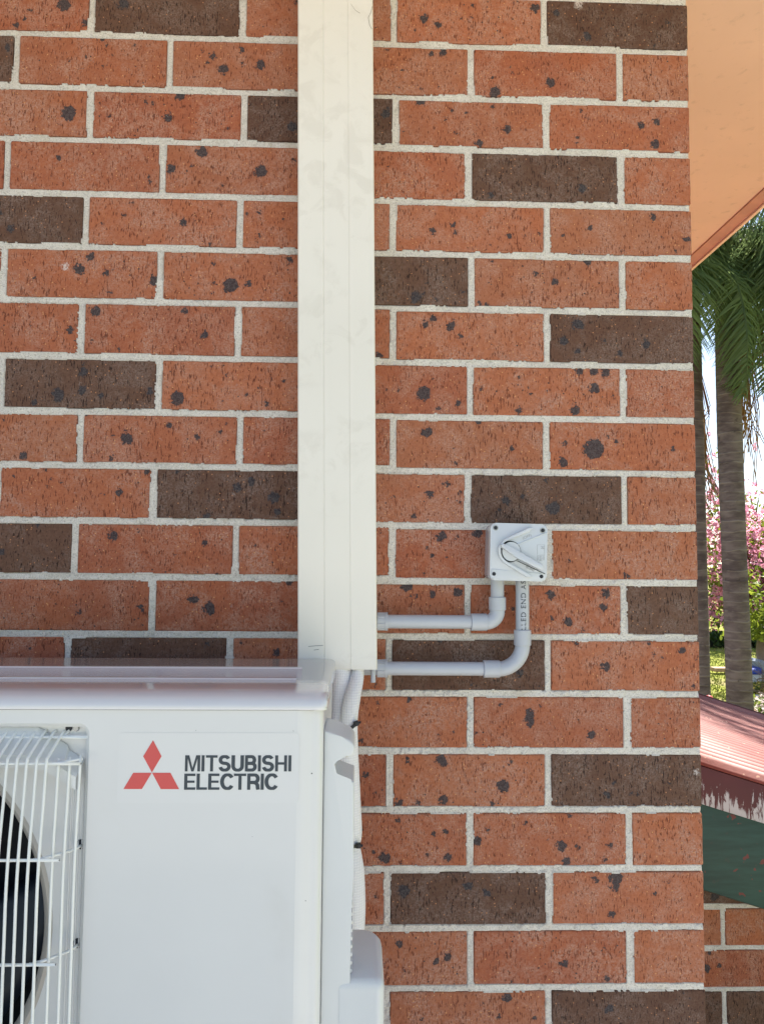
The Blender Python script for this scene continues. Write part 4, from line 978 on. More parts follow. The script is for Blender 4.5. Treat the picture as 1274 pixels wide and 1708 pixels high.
# cavity, hub and blades
lathe('fan_cavity', [(FRr + .0005, .045), (FRr + .02, .16), (.0001, .165)], (FC[0], YR, FC[1]), M['dark'], AC, 64)
FAN = lathe('fan', [(.0001, .030), (.040, .032), (.046, .040), (.046, .11)], (FC[0], YR, FC[1]), M['blade'], AC, 40)
for q in range(3):
    vs = []; fs = []; nr, na = 8, 12
    for i in range(nr):
        r_ = .046 + (.183 - .046) * i / (nr - 1)
        for j in range(na):
            t = j / (na - 1); a = R(120 * q + 20) + R(85) * t + .5 * (r_ - .05) / .14
            vs.append((FC[0] + r_ * math.cos(a), YR + .050 + .055 * t - .01 * math.sin(math.pi * t), FC[1] + r_ * math.sin(a)))
    for i in range(nr - 1):
        for j in range(na - 1): fs.append((i * na + j, i * na + j + 1, (i + 1) * na + j + 1, (i + 1) * na + j))
    b_ = from_pd('blade', vs, fs, M['blade'], FAN, smooth=True); b_.modifiers.new('t', 'SOLIDIFY').thickness = .003
# white deflector plate over the corner of the recess
up = [(-.80, 2.1275), (-.3285, 2.1275), (-.3120, 2.1180), (-.2975, 2.1090), (-.2955, 2.1040), (-.2800, 2.0945)]
lo = [(-.80, 2.1035), (-.3285, 2.1035), (-.3140, 2.1010), (-.2990, 2.0925), (-.2945, 2.0895), (-.2815, 2.0815)]
V = [(x, YR - .0015, z) for x, z in up] + [(x, YR - .020, z) for x, z in lo] + [(x, YR - .0200, z - .0125) for x, z in lo] + [(x, YR - .0165, z - .0125) for x, z in lo] + [(x, YR - .0165, z - .001) for x, z in lo]
n = 6; F = []
for k in range(4):
    for i in range(n - 1): F.append((k * n + i, k * n + i + 1, (k + 1) * n + i + 1, (k + 1) * n + i))
from_pd('deflector_plate', V, F, M['ac_plastic'], AC, smooth='flat')
# wire fan guard
GUARD = thing('fan_guard', None, None, (0, 0, 0)); bpy.data.objects.remove(GUARD)
def guard_y(x, z):
    s = max(0.0, (x + .330) / .06); s = min(1, s); top = max(0.0, (z - 2.07) / .035)
    bulge = -.014 * min(1.0, max(0, (2.10 - z) / .10)) * (1 - .35 * s)
    return FY - .020 + bulge
WR = .00155
xs_w = [-.3570 - .00952 * k for k in range(-1, 46)]
xs_long = [x for x in xs_w if x < -.305]
def hwire_y(x, z):
    y = guard_y(-.40, z) if x < -.322 else guard_y(-.40, z) + (x + .322) / .042 * (FY + .002 - guard_y(-.40, z)) ** 1
    return y
BOT = 1.665
GR = None
xl = -.3068
k = 0
xw = xl
long_x = []
while xw > -.79: long_x.append(xw); xw -= .00962
bmw = []
for i, x in enumerate(long_x):
    pts = [(x + .0058, YR + .000, 2.1235), (x + .0050, YR - .006, 2.1215), (x + .0005, FY - .0165, 2.1045), (x, FY - .0205, 2.0985)]
    for z in (2.06, 2.02, 1.98, 1.94, 1.90, 1.86, 1.82, 1.78, 1.74, 1.71): pts.append((x, guard_y(x, z), z))
    pts += [(x, FY - .0165, 1.676), (x + .004, FY - .002, 1.658)]
    bmw.append(pts)
for x, zt in ((-.2975, 2.0985), (-.2882, 2.0985), (-.2792, 2.0990)):
    yy = lambda z: FY - .0185 - (-.2 if 0 else 0) + (x + .3068) * .52 - .008 * min(1.0, max(0, (2.10 - z) / .10))
    bmw.append([(x, yy(z), z) for z in (zt + .0035, 2.06, 2.02, 1.98, 1.94, 1.90, 1.86, 1.82, 1.78, 1.74, 1.70, 1.665)])
hw = []
hw.append([(-.79, YR - .0075, 2.1185), (-.3065, YR - .0075, 2.1185), (-.3020, YR - .0060, 2.1190), (-.2985, YR - .0025, 2.1215), (-.2965, YR + .004, 2.1265)])
for z in (2.0975,):
    hw.append([(-.79, FY - .0185, z), (-.3120, FY - .0185, z), (-.3010, FY - .0165, z), (-.2900, FY - .0105, z + .0005), (-.2800, FY - .0045, z + .001), (-.2778, FY - .003, z + .001)])
for z in (2.0085, 1.9105, 1.812, 1.714):
    hw.append([(-.79, FY - .0305, z), (-.3250, FY - .0305, z), (-.3130, FY - .0290, z), (-.3020, FY - .0230, z), (-.2900, FY - .0110, z), (-.2830, FY - .002, z), (-.2800, FY + .008, z)])
first = True
GRD = None
for pts in hw + bmw:
    P = smooth_path(pts, 3)
    bm = bmesh.new(); a_tube(bm, P, WR, 7)
    if GRD is None: GRD = bm_link('fan_guard', bm, M['wire'], AC, smooth=True)
    else: bm_link('wire', bm, M['wire'], GRD, smooth=True)
for z in (2.0085, 1.9105):
    lathe('guard_hole', [(.0001, 0), (.0042, 0), (.0050, -.0003)], (-.2808, YR - .0004, z + .0005), M['dark'], AC, 20)
lathe('guard_hole', [(.0001, 0), (.0030, 0), (.0036, -.0003)], (-.2972, YR - .0006, 2.1265), M['dark'], AC, 16)
lathe('screw', [(.0001, -.002), (.0028, -.002), (.0034, 0)], (-.2898, YR - .0004, 2.1262), M['screw'], AC, 14)
for i in range(4):                                                 # pressed ridges beside the guard
    tube('ridge', [(RX1 - .0035 - .0042 * i, YR + .0003, 1.66), (RX1 - .0035 - .0042 * i, YR + .0003, 2.076)], .0011, M['ac'], AC, 8)
# lid
bm = bmesh.new()
lp = [(-.0885, TZ + .0012), (-.0885, 2.1630), (-.0900, 2.1645), (-.3450, 2.1645), (-.3570, 2.1638), (-.3660, 2.1615), (-.3715, 2.1580), (-.3745, 2.1530), (-.3750, 2.1500), (-.3748, TZ + .0012), (-.3730, TZ + .0004)]
def lid_section(x, inset, drop):
    return [(x, min(y, -.0885) if y > -.3 else max(y, -.375 + inset), z - (drop if z > 2.15 else 0)) for y, z in lp]
secs = [(-.8385, .004, .0060), (-.8365, .002, .0025), (-.8320, .0, .0)] + [(-.80 + .05 * k, 0, 0) for k in range(15)] + [(-.0440, .0, .0), (-.0375, .0006, .0002), (-.0335, .0022, .0013), (-.0312, .0050, .0035), (-.0303, .0085, .0070)]
rings = [[bm.verts.new(p) for p in lid_section(*s)] for s in secs]
m_ = len(lp)
for i in range(len(rings) - 1):
    for j in range(m_ - 1): bm.faces.new((rings[i][j], rings[i][j + 1], rings[i + 1][j + 1], rings[i + 1][j]))
bm.faces.new(rings[0]); bm.faces.new(rings[-1][::-1])
LID = bm_link('lid', bm, M['ac_lid'], AC, smooth=50)
for y in (-.186, -.276):                                           # pressed grooves along the lid
    prism('rib', [(y - .0055, 2.1644), (y - .0035, 2.1660), (y + .0035, 2.1660), (y + .0055, 2.1644)], -.82, -.070, M['ac_lid'], LID, .0006, axis='X')
tube('seam', [(FX0, FY - .0003, TZ + .0009), (-.045, FY - .0003, TZ + .0009), (-.0365, FY + .005, TZ + .0009), (-.0338, FY + .012, TZ + .0009), (-.0338, -.10, TZ + .0009)], .0009, M['dark'], AC, 6)
for (y, z) in ((-.175, 2.150), (-.215, 2.143), (-.245, 2.152)):
    lathe('screw', [(.0001, .003), (.003, .0026), (.0042, 0)], (-.0345, y, z), M['screw'], AC, 12, axis='X')
# side cover with finger grips, and the bulging valve cover below it
cov = [(-.0342, 1.60), (-.0342, 2.1225), (-.0300, 2.1222), (-.0150, 2.1165), (-.0065, 2.1125), (-.0022, 2.1070), (-.0016, 2.1020), (-.0036, 2.0968), (-.0090, 2.0948), (-.0185, 2.0948), (-.0222, 2.0925), (-.0228, 2.0880), (-.0228, 2.0795), (-.0215, 2.0765), (-.0060, 2.0705), (-.0030, 2.0700), (-.0018, 2.0680), (-.0018, 1.9750), (-.0028, 1.9500), (-.0055, 1.9350), (-.0062, 1.60)]
prism('side_cover', cov, -.3555, -.288, M['ac_plastic'], AC, .0022, 3)
bm = bmesh.new()
vz = 1.8690
plan = [(-.0150, -.3562), (-.0060, -.3574), (.0220, -.3580)] + [(.0220 + .0095 * math.sin(R(a)), -.3495 - .0095 * math.cos(R(a))) for a in (15, 30, 45, 60, 75, 90)] + [(.0315, -.268)] + [(.0085 + .023 * math.cos(R(a)), -.268 + .028 * math.sin(R(a))) for a in (15, 30, 45, 60, 75, 90)] + [(-.0150, -.240)]
lev = [(0.0, 1.60), (0.0, vz - .010), (.0012, vz - .004), (.0040, vz - .0005), (.0075, vz + .0008)]
cenx, ceny = -.0342, -.30; rings = []
for ins, z in lev:
    ring = []
    for x, y in plan:
        sx_ = (1 - ins / .0657) if x > -.03 else 1
        ring.append(bm.verts.new((cenx + (x - cenx) * sx_, ceny + (y - ceny) * (1 - ins / .06), z)))
    rings.append(ring)
for i in range(len(rings) - 1):
    for j in range(len(plan)): bm.faces.new((rings[i][j], rings[i][(j + 1) % len(plan)], rings[i + 1][(j + 1) % len(plan)], rings[i + 1][j]))
bm.faces.new(rings[-1]); bm.faces.new(rings[0][::-1])
bm_link('valve_cover', bm, M['ac_plastic'], AC, smooth=40)
for i in range(11):
    box('vent_fin', -.0060, -.0020, -.345, -.300, 1.953 - i * .0082, 1.957 - i * .0082, M['ac_plastic'], AC, .001)
# badge: sticker, three diamonds, lettering
YS = FY - .0002
prism('sticker', rrect(-.2425, -.0585, 2.0535, 2.1240, .004, 5), YS - .0001, YS + .0001, M['sticker'], AC)
YL = YS - .0004
for q in ([(-.2079, 2.1165), (-.1988, 2.1004), (-.2081, 2.0842), (-.2174, 2.1003)], [(-.2083, 2.0838), (-.2270, 2.0838), (-.2364, 2.0676), (-.2177, 2.0676)], [(-.2079, 2.0838), (-.1894, 2.0838), (-.1802, 2.0675), (-.1987, 2.0675)]):
    prism('logo_diamond', q, YL, YL + .0002, M['logo_red'], AC, smooth='flat')
# heavy grotesque capitals drawn stroke by stroke in a cell 1 high
def arc(cx, cy, rx, ry, a0, a1, n=10): return [(cx + rx * math.cos(R(a0 + (a1 - a0) * i / n)), cy + ry * math.sin(R(a0 + (a1 - a0) * i / n))) for i in range(n + 1)]
w_ = .205; h_ = w_ / 2; lo_, hi_ = .075, .925
GL = {
 'I': (.17, [('P', [(0, 0), (.17, 0), (.17, 1), (0, 1)])]),
 'L': (.56, [('P', [(0, 0), (.56, 0), (.56, .15), (.17, .15), (.17, 1), (0, 1)])]),
 'T': (.66, [('P', [(.245, 0), (.415, 0), (.415, .85), (.66, .85), (.66, 1), (0, 1), (0, .85), (.245, .85)])]),
 'E': (.60, [('P', [(0, 0), (.60, 0), (.60, .15), (.17, .15), (.17, .43), (.55, .43), (.55, .57), (.17, .57), (.17, .85), (.59, .85), (.59, 1), (0, 1)])]),
 'H': (.68, [('P', [(0, 0), (.17, 0), (.17, .42), (.51, .42), (.51, 0), (.68, 0), (.68, 1), (.51, 1), (.51, .57), (.17, .57), (.17, 1), (0, 1)])]),
 'M': (.86, [('P', [(0, 0), (.155, 0), (.155, .80), (.36, 0), (.50, 0), (.705, .80), (.705, 0), (.86, 0), (.86, 1), (.625, 1), (.43, .22), (.235, 1), (0, 1)])]),
 'U': (.68, [('S', [(.085, 1), (.085, .33)] + arc(.34, .33, .255, .265, 180, 360)[1:] + [(.595, 1)])]),
 'S': (.66, [('S', arc(.325, .715, .235, .215, 20, 180) + arc(.325, .70, .235, .20, 180, 250, 5)[1:] + arc(.335, .30, .245, .205, 75, 0, 6) + arc(.335, .30, .245, .230, 0, -172, 12)[1:])]),
 'C': (.645, [('S', arc(.365, .5, .285, .435, 35, 325, 22))]),
 'B': (.66, [('S', [(.09, .08), (.38, .08)] + arc(.38, .29, .195, .21, -90, 90, 9)[1:] + [(.09, .50)]), ('S', [(.09, .5), (.36, .5)] + arc(.36, .71, .175, .21, -90, 90, 9)[1:] + [(.09, .92)]), ('P', [(0, 0), (.17, 0), (.17, 1), (0, 1)])]),
 'R': (.66, [('S', [(.09, .45), (.38, .45)] + arc(.38, .685, .185, .235, -90, 90, 9)[1:] + [(.09, .92)]), ('P', [(0, 0), (.17, 0), (.17, 1), (0, 1)]), ('S', [(.36, .45), (.47, .40), (.545, .30), (.56, .12), (.585, 0)])]),
}
def letters(word, x0, x1, z0, z1, gap):
    tot = sum(GL[c][0] for c in word) + gap * (len(word) - 1); sx_ = (x1 - x0) / tot; sz_ = z1 - z0; x = 0
    for ch in word:
        wd, parts = GL[ch]; bm = bmesh.new(); yo = 0
        for kd, pts in parts:
            yo += .00004
            if kd == 'P': polys = [pts]
            else:
                L = []; Rr = []
                for i, p in enumerate(pts):
                    a = Vector(pts[max(0, i - 1)]); b = Vector(pts[min(len(pts) - 1, i + 1)]); t = (b - a).normalized(); nn = Vector((-t.y, t.x)) * h_
                    L.append((p[0] + nn.x, p[1] + nn.y)); Rr.append((p[0] - nn.x, p[1] - nn.y))
                polys = [[L[i], L[i + 1], Rr[i + 1], Rr[i]] for i in range(len(pts) - 1)]
            for P in polys:
                bm.faces.new([bm.verts.new((x0 + (x + q[0]) * sx_, YL - yo, z0 + min(1.01, max(-.01, q[1])) * sz_)) for q in P])
        bmesh.ops.remove_doubles(bm, verts=bm.verts, dist=.00001)
        bm_link('letter', bm, M['ink'], AC, smooth='flat'); x += wd + gap
letters('MITSUBISHI', -.1748, -.0665, 2.0852, 2.1014, .075)
letters('ELECTRIC', -.1752, -.0808, 2.0668, 2.0830, .055)
# wall brackets under the unit
for x in (-.70, -.17):
    box('wall_bracket', x - .018, x + .018, -.40, -.004, 1.568, 1.594, M['screw'], AC, .002); box('wall_bracket', x - .018, x + .018, -.012, -.004, 1.25, 1.567, M['screw'], AC, .001)
# chips and marks on the paint
for (x, z, r_) in ((-.0455, 2.0830, .0012), (-.0500, 1.956, .0008), (-.1050, 2.020, .0005), (-.1645, 2.1265, .0006), (-.0650, 2.1260, .0007)):
    lathe('paint_chip', [(.0001, 0), (r_ * .6, 0)], (x, FY - .0005 if x < XE else FY + .0002, z), M['print'], AC, 8)
# ------------------------------------------------------------------ paving in front, and pipes' wall below
bm = bmesh.new(); a_box(bm, -7, CORNER + .5, -3.2, -.001, 0, 1.10); tag(bm_link('terrace', bm, M['terrace'], None, origin=(0, -1.5, 1.10)), kind='structure')

bm = bmesh.new(); a_box(bm, -16, 12, -22, -3.205, -.1, .02); tag(bm_link('bounce_paving', bm, simple('pale_concrete', (.50, .475, .44), .9, .1, 2, 40, .3), None, origin=(-2, -12, 0)), kind='structure')  # added out of view: pale ground that bounces neutral light onto the wall

# ------------------------------------------------------------------ ground
def grass_mat():
    k = NT('sunlit_lawn'); o = k.obj()
    n = k.noise(o, .9, 5, .65).outputs['Fac']; f = k.noise(o, 14, 4, .7).outputs['Fac']
    c = k.mix(k.ramp(f, .3, .7), (.17, .20, .025), (.30, .31, .05))
    c = k.mix(k.ramp(n, .50, .64, 0, .75), c, (.30, .24, .12))
    return k.out(c, .95, k.bump(f, .8, .03), .1)
M['grass'] = grass_mat()
def sheet(name, x0, x1, y0, y1, z, mat): return tag(from_pd(name, [(x0, y0, z), (x1, y0, z), (x1, y1, z), (x0, y1, z)], [(0, 1, 2, 3)], mat, None, origin=((x0 + x1) / 2, (y0 + y1) / 2, z)), kind='structure')
sheet('ground', -900, 900, -900, 900, 0, M['grass'])
M['asphalt'] = simple('asphalt', (.05, .05, .052), .9, .2, 3, 80, .5)
sheet('driveway', 6.35, 30, 11.15, 11.82, .004, M['asphalt'])
bm = bmesh.new(); a_box(bm, 6.35, 30, 11.825, 11.92, 0, .10, .01); tag(bm_link('kerb', bm, simple('pale_kerb', (.55, .5, .45), .8), None, origin=(15, 11.9, 0)), kind='structure')
# blades of grass on the part of the lawn that shows
v = []; f = []
g = random.Random(5)
for i in range(16000):
    y = 11.95 + (g.random() ** 1.3) * 9; x = 3.6 + (y + 1.18) * .16 + g.random() * (y) * .46
    h = g.uniform(.02, .06); a = g.uniform(0, 6.28); dx, dy = .012 * math.cos(a), .012 * math.sin(a); b = len(v)
    v += [(x - dx, y - dy, 0), (x + dx, y + dy, 0), (x + g.uniform(-.02, .02), y + g.uniform(-.02, .02), h)]; f.append((b, b + 1, b + 2))
tag(from_pd('grass', v, f, simple('grass_blades', (.26, .29, .05), .8, .25, 2), None, origin=(8, 16, 0)), 'bright yellow green mown grass beyond the lean-to roof', 'grass', None, 'stuff')

# ------------------------------------------------------------------ foliage tools
def leafy(name, base, base2, trans=.35, rough=.55):
    k = NT(name); o = k.obj(); n = k.noise(o, 2.2, 3).outputs['Fac']
    gi = k.n('NewGeometry')
    c = k.mix(k.ramp(n, .3, .7), base, base2); c = k.mix(k.math('MULTIPLY', gi.outputs['Random Per Island'], .6), c, tuple(x * 1.5 for x in base2))
    d = k.n('BsdfTranslucent'); k.l(c, d.inputs[0]); ms = k.n('MixShader'); ms.inputs[0].default_value = trans
    k.out(c, rough, None, .35); ou = [x for x in k.t.nodes if x.type == 'OUTPUT_MATERIAL'][0]
    k.l(k.b.outputs[0], ms.inputs[1]); k.l(d.outputs[0], ms.inputs[2]); k.l(ms.outputs[0], ou.inputs[0]); return k.m
M['frond'] = leafy('palm_leaflet', (.060, .115, .062), (.15, .20, .075), .55)
M['dryfrond'] = leafy('dry_palm_fibre', (.22, .11, .05), (.30, .17, .08), .2)
M['leaf'] = leafy('tree_leaf', (.06, .11, .015), (.22, .26, .03), .45)
M['hedge'] = leafy('hedge_leaf', (.02, .05, .012), (.05, .09, .02), .3)
M['petal'] = leafy('pink_petal', (.62, .20, .34), (.74, .40, .50), .45)
def trunk_mat():
    k = NT('ringed_palm_trunk'); o = k.obj(); s = k.n('SeparateXYZ'); k.l(o, s.inputs[0])
    n = k.noise(k.vm('MULTIPLY', o, (3., 3., 9.)), 1.6, 5, .6).outputs['Fac']
    z = k.math('ADD', s.outputs[2], k.math('MULTIPLY', k.noise(o, 3, 2).outputs['Fac'], .10))
    w = k.math('SINE', k.math('ADD', k.math('MULTIPLY', z, 2 * math.pi / .11), k.math('MULTIPLY', k.noise(o, 1.1, 1).outputs['Fac'], 5.0))); ring = k.ramp(w, .80, .99, 0, .8)
    c = k.mix(k.ramp(n, .3, .7), (.095, .070, .070), (.190, .150, .143)); c = k.mix(k.math('MULTIPLY', k.math('MULTIPLY', ring, k.ramp(n, .3, .6)), .6), c, (.30, .26, .24))
    sp = k.noise(o, 9, 4, .7).outputs['Fac']; c = k.mix(k.ramp(sp, .62, .70, 0, .6), c, (.045, .035, .035))
    return k.out(c, .9, k.bump(k.math('ADD', ring, n), .6, .012), .2)
M['trunk'] = trunk_mat(); M['bark'] = simple('grey_brown_bark', (.17, .12, .09), .9, .3, 6, 30, .8)
def palm_trunk(parent, pts, mat):
    P = smooth_path([p[:3] for p in pts], 24); n = 20; v = []; f = []; N = len(P)
    for i, p in enumerate(P):
        q = i / (N - 1) * (len(pts) - 1); a = int(min(q, len(pts) - 2)); t = q - a; r_ = pts[a][3] * (1 - t) + pts[a + 1][3] * t
        ph = (p.z / .135) % 1; r_ *= 1 + .020 * (1 - ph) ** 3
        for k in range(n):
            an = 2 * math.pi * k / n; rr_ = r_ * (1 + .015 * mnoise.noise(Vector((math.cos(an) * 2, math.sin(an) * 2, p.z * 2))))
            v.append((p.x + rr_ * math.cos(an), p.y + rr_ * math.sin(an), p.z))
    for i in range(N - 1):
        for k in range(n): f.append((i * n + k, i * n + (k + 1) % n, (i + 1) * n + (k + 1) % n, (i + 1) * n + k))
    return from_pd('trunk', v, f, mat, parent, smooth=True)
def frond_mesh(seed, L=2.7, dry=False):
    """local: rachis starts at the origin, heads along +X and arches down"""
    g = random.Random(seed); v = []; f = []
    el = R(52); p = Vector((0, 0, 0)); pts = [p.copy()]; dirs = []
    n = 26
    for i in range(n):
        d = Vector((math.cos(el), 0, math.sin(el))); dirs.append(d); p = p + d * (L / n); pts.append(p.copy()); el -= R(118) / n * (0.5 + 1.0 * i / n)
    dirs.append(dirs[-1])
    for i in range(n):                                             # rachis, three sided
        a, b = pts[i], pts[i + 1]; r0 = .022 * (1 - i / n) + .004; r1 = .022 * (1 - (i + 1) / n) + .004; k = len(v)
        for q, rr_ in ((a, r0), (b, r1)):
            v += [tuple(q + Vector((0, rr_, 0))), tuple(q + Vector((0, -rr_, 0))), tuple(q + Vector((0, 0, rr_)))]
        f += [(k, k + 1, k + 4, k + 3), (k + 1, k + 2, k + 5, k + 4), (k + 2, k, k + 3, k + 5)]
    for s in (-1, 1):
        for i in range(120):
            t = .10 + .90 * i / 104 + g.uniform(-.006, .006); q = min(t, .999) * n; a = int(q); fr = q - a
            o = pts[a].lerp(pts[min(a + 1, n)], fr); d = dirs[a]
            up = Vector((-d.z, 0, d.x)); out_ = Vector((0, s, 0)) * g.uniform(.45, 1.0) + d * g.uniform(.35, .7) + up * g.uniform(-.5, .45)
            out_.normalize(); LL = .72 * math.sin(math.pi * min(1, .18 + t * .80)) ** .6 * g.uniform(.8, 1.1); w_ = .0085
            side = out_.cross(Vector((0, 0, 1))).normalized() * w_; c = o; dd = out_.copy(); k = len(v)
            segs = 5
            for j in range(segs + 1):
                ww = side * (1 - (j / segs) ** 2 * .92)
                v += [tuple(c - ww), tuple(c + ww)]; dd = (dd + Vector((0, 0, -.42 - .12 * j)) * (1.1 if dry else .9)).normalized(); c = c + dd * (LL / segs)
            for j in range(segs): f.append((k + 2 * j, k + 2 * j + 1, k + 2 * j + 3, k + 2 * j + 2))
    me = bpy.data.meshes.new('frond'); me.from_pydata(v, [], f); me.update(); me.materials.append(M['dryfrond' if dry else 'frond']); return me
FR = [frond_mesh(s, L) for s, L in ((1, 2.5), (2, 2.8), (3, 2.3), (4, 2.6))]
def palm(label, pts, specs, tassels):
    t = thing('palm_tree', label, 'palm tree', (pts[0][0], pts[0][1], 0), 'palms behind the lean-to')
    palm_trunk(t, pts, M['trunk']); top = Vector(pts[-1][:3])
    tube('crownshaft', smooth_path([tuple(top - Vector((0, 0, .1))), tuple(top + Vector((0, 0, .25))), tuple(top + Vector((0, 0, .6)))], 5), [.15, .16, .165, .165, .16, .15, .14, .12, .10, .08, .05][:11], M['bark'], t, 14)
    for i, (az, tilt, sc, dz) in enumerate(specs):
        o = bpy.data.objects.new('frond', FR[i % 4]); COL.objects.link(o); o.parent = t
        o.location = top + Vector((0, 0, .35 + dz)) - wloc(t); o.rotation_euler = (R(g.uniform(-15, 15)), R(tilt), R(az)); o.scale = (sc, sc, sc)
    for (dx, dy, dz, L) in tassels:                                # hanging spent flower stalks
        bm = bmesh.new(); gg = random.Random(int(dx * 100) + 7); o = top + Vector((0, 0, -.02))
        e = top + Vector((dx, dy, dz)); a_tube(bm, smooth_path([o, o.lerp(e, .5) + Vector((0, 0, .25)), e], 6), .016, 6)
        for q in range(46):
            b = o.lerp(e, gg.uniform(.45, 1)) + Vector((0, 0, .1)); a_tube(bm, [b, b + Vector((gg.uniform(-.12, .12), gg.uniform(-.12, .12), -L * .45)), b + Vector((gg.uniform(-.14, .14), gg.uniform(-.14, .14), -L * gg.uniform(.6, 1)))], .006, 3)
        bm_link('dry_tassel', bm, M['dryfrond'], t, smooth=True)
    return t
g = random.Random(21)
def ring_specs(n, lo, hi, extra=()):
    return [(360 * i / n + g.uniform(-12, 12), g.uniform(lo, hi), g.uniform(.85, 1.1), g.uniform(-.1, .1)) for i in range(n)] + list(extra)
palm('thicker ringed palm standing clear behind the red roof, full trunk in view', [(4.235, 7.3, 0, .155), (4.225, 7.3, .9, .138), (4.20, 7.3, 2.4, .132), (4.178, 7.3, 3.8, .134), (4.17, 7.3, 4.7, .128), (4.17, 7.3, 5.65, .12)],
     ring_specs(12, -10, 45, [(196, 58, 1.0, -.1), (212, 44, 1.05, .0), (285, 62, 1.0, -.15), (305, 50, 1.0, .0), (335, 62, 1.0, -.1), (352, 40, 1.1, .0), (178, 50, 1.0, -.05), (300, 72, .9, -.2), (222, 60, 1.0, -.1), (268, 40, 1.0, .1)]),
     [(.42, .3, -1.0, 1.6), (.25, -.35, -.7, 1.0)])
palm('palm whose trunk is half hidden by the brick corner', [(3.93, 7.7, 0, .15), (3.928, 7.7, .9, .145), (3.925, 7.7, 2.4, .138), (3.925, 7.7, 3.8, .13), (3.92, 7.7, 5.7, .12)],
     ring_specs(12, -5, 50, [(288, 64, 1.0, -.15), (318, 55, 1.0, 0), (345, 58, 1.05, -.1), (205, 60, .9, -.1), (5, 50, 1.1, 0), (268, 62, 1.0, -.1), (300, 76, .9, -.2), (240, 48, 1.0, 0)]),
     [(.28, .25, -2.0, 1.3), (-.1, .3, -1.6, 1.2)])

# ------------------------------------------------------------------ pink blossom tree
def quad_cloud(pts, size, mat, name, parent, seed, aspect=1.0, droop=0.0):
    r = np.random.default_rng(seed); n = len(pts); P = np.array(pts)
    a = r.normal(size=(n, 3)); a /= np.linalg.norm(a, axis=1)[:, None]; b = r.normal(size=(n, 3)); b -= (b * a).sum(1)[:, None] * a; b /= np.linalg.norm(b, axis=1)[:, None]
    s = (size * r.uniform(.6, 1.25, n))[:, None]; A = a * s; B = b * s * aspect; c = np.cross(a, b) * s * .25
    V = np.stack([P - A, P + B * .8 + c, P + A, P - B * .8 + c], 1).reshape(-1, 3)
    F = np.arange(4 * n).reshape(n, 4)
    me = bpy.data.meshes.new(name); me.vertices.add(4 * n); me.vertices.foreach_set('co', V.ravel()); me.loops.add(4 * n); me.loops.foreach_set('vertex_index', F.ravel().astype(np.int32))
    me.polygons.add(n); me.polygons.foreach_set('loop_start', np.arange(n, dtype=np.int32) * 4); me.polygons.foreach_set('loop_total', np.full(n, 4, np.int32)); me.update(calc_edges=True)
    return link(name, me, mat, parent)
def branchy(parent, base, tips, r0, mat, seed, name='trunk'):
    bm = bmesh.new(); gg = random.Random(seed)
    for tp in tips:
        b = Vector(base); e = Vector(tp); m1 = b.lerp(e, .35) + Vector((gg.uniform(-.25, .25), gg.uniform(-.25, .25), .25)); m2 = b.lerp(e, .7) + Vector((gg.uniform(-.2, .2), gg.uniform(-.2, .2), .15))
        P = smooth_path([b, m1, m2, e], 5); a_tube(bm, P, [r0 * (1 - .9 * i / (len(P) - 1)) for i in range(len(P))], 7)
        for q in range(7):
            s = P[gg.randint(len(P) // 3, len(P) - 1)]; e2 = s + Vector((gg.uniform(-.7, .7), gg.uniform(-.6, .6), gg.uniform(-.1, .7))); a_tube(bm, [s, s.lerp(e2, .5) + Vector((0, 0, .06)), e2], [r0 * .16, r0 * .10, r0 * .03], 5)
    bm_link(name, bm, mat, parent, smooth=True)
BT = thing('blossom_tree', 'tree covered in pink blossom behind the palm trunks', 'tree', (13.5, 23.4, 0))
gg = random.Random(9)
tips = [(8.0 + gg.uniform(-1.1, 3.5), 15.2 + gg.uniform(-1.4, 1.6), gg.uniform(1.6, 5.3)) for _ in range(22)]
FAR = lambda p: (p[0] * 1.45, -1.18 + 1.45 * (p[1] + 1.18), max(.02, 2.3 + 1.45 * (p[2] - 2.3)))
branchy(BT, FAR((9.3, 15.8, .7)), [FAR(p) for p in tips], .19, M['bark'], 4)
clus = []; lf = []; sp_ = []
for i in range(5200):
    tx_ = gg.choice(tips); u = gg.uniform(.25, 1.05)
    c = Vector((9.3, 15.8, 1.0)).lerp(Vector(tx_), u) + Vector((gg.gauss(0, .45), gg.gauss(0, .4), gg.gauss(0, .42)))
    x_, y_, z_ = c
    if z_ > 5.2 or z_ < .55: continue
    if z_ > 3.6 and gg.random() < (z_ - 3.6) * .55: continue
    if gg.random() < .66:
        for q in range(7): clus.append((x_ + gg.gauss(0, .035), y_ + gg.gauss(0, .035), z_ + gg.gauss(0, .035)))
    else:
        for q in range(4): lf.append((x_ + gg.gauss(0, .10), y_ + gg.gauss(0, .10), z_ + gg.gauss(0, .10)))
for i in range(2600):
    x_, y_, z_ = gg.uniform(6.3, 11.5), gg.uniform(14.2, 16.6), gg.uniform(.6, 3.4) ; 
    if gg.random() < .55:
        for q in range(7): clus.append((x_ + gg.gauss(0, .035), y_ + gg.gauss(0, .035), z_ + gg.gauss(0, .035)))
    else:
        for q in range(5): lf.append((x_ + gg.gauss(0, .10), y_ + gg.gauss(0, .10), z_ + gg.gauss(0, .10)))
quad_cloud([FAR(p) for p in clus], .061, M['petal'], 'blossom', BT, 3, 1.0); quad_cloud([FAR(p) for p in lf], .094, M['leaf'], 'crown', BT, 4, .55)
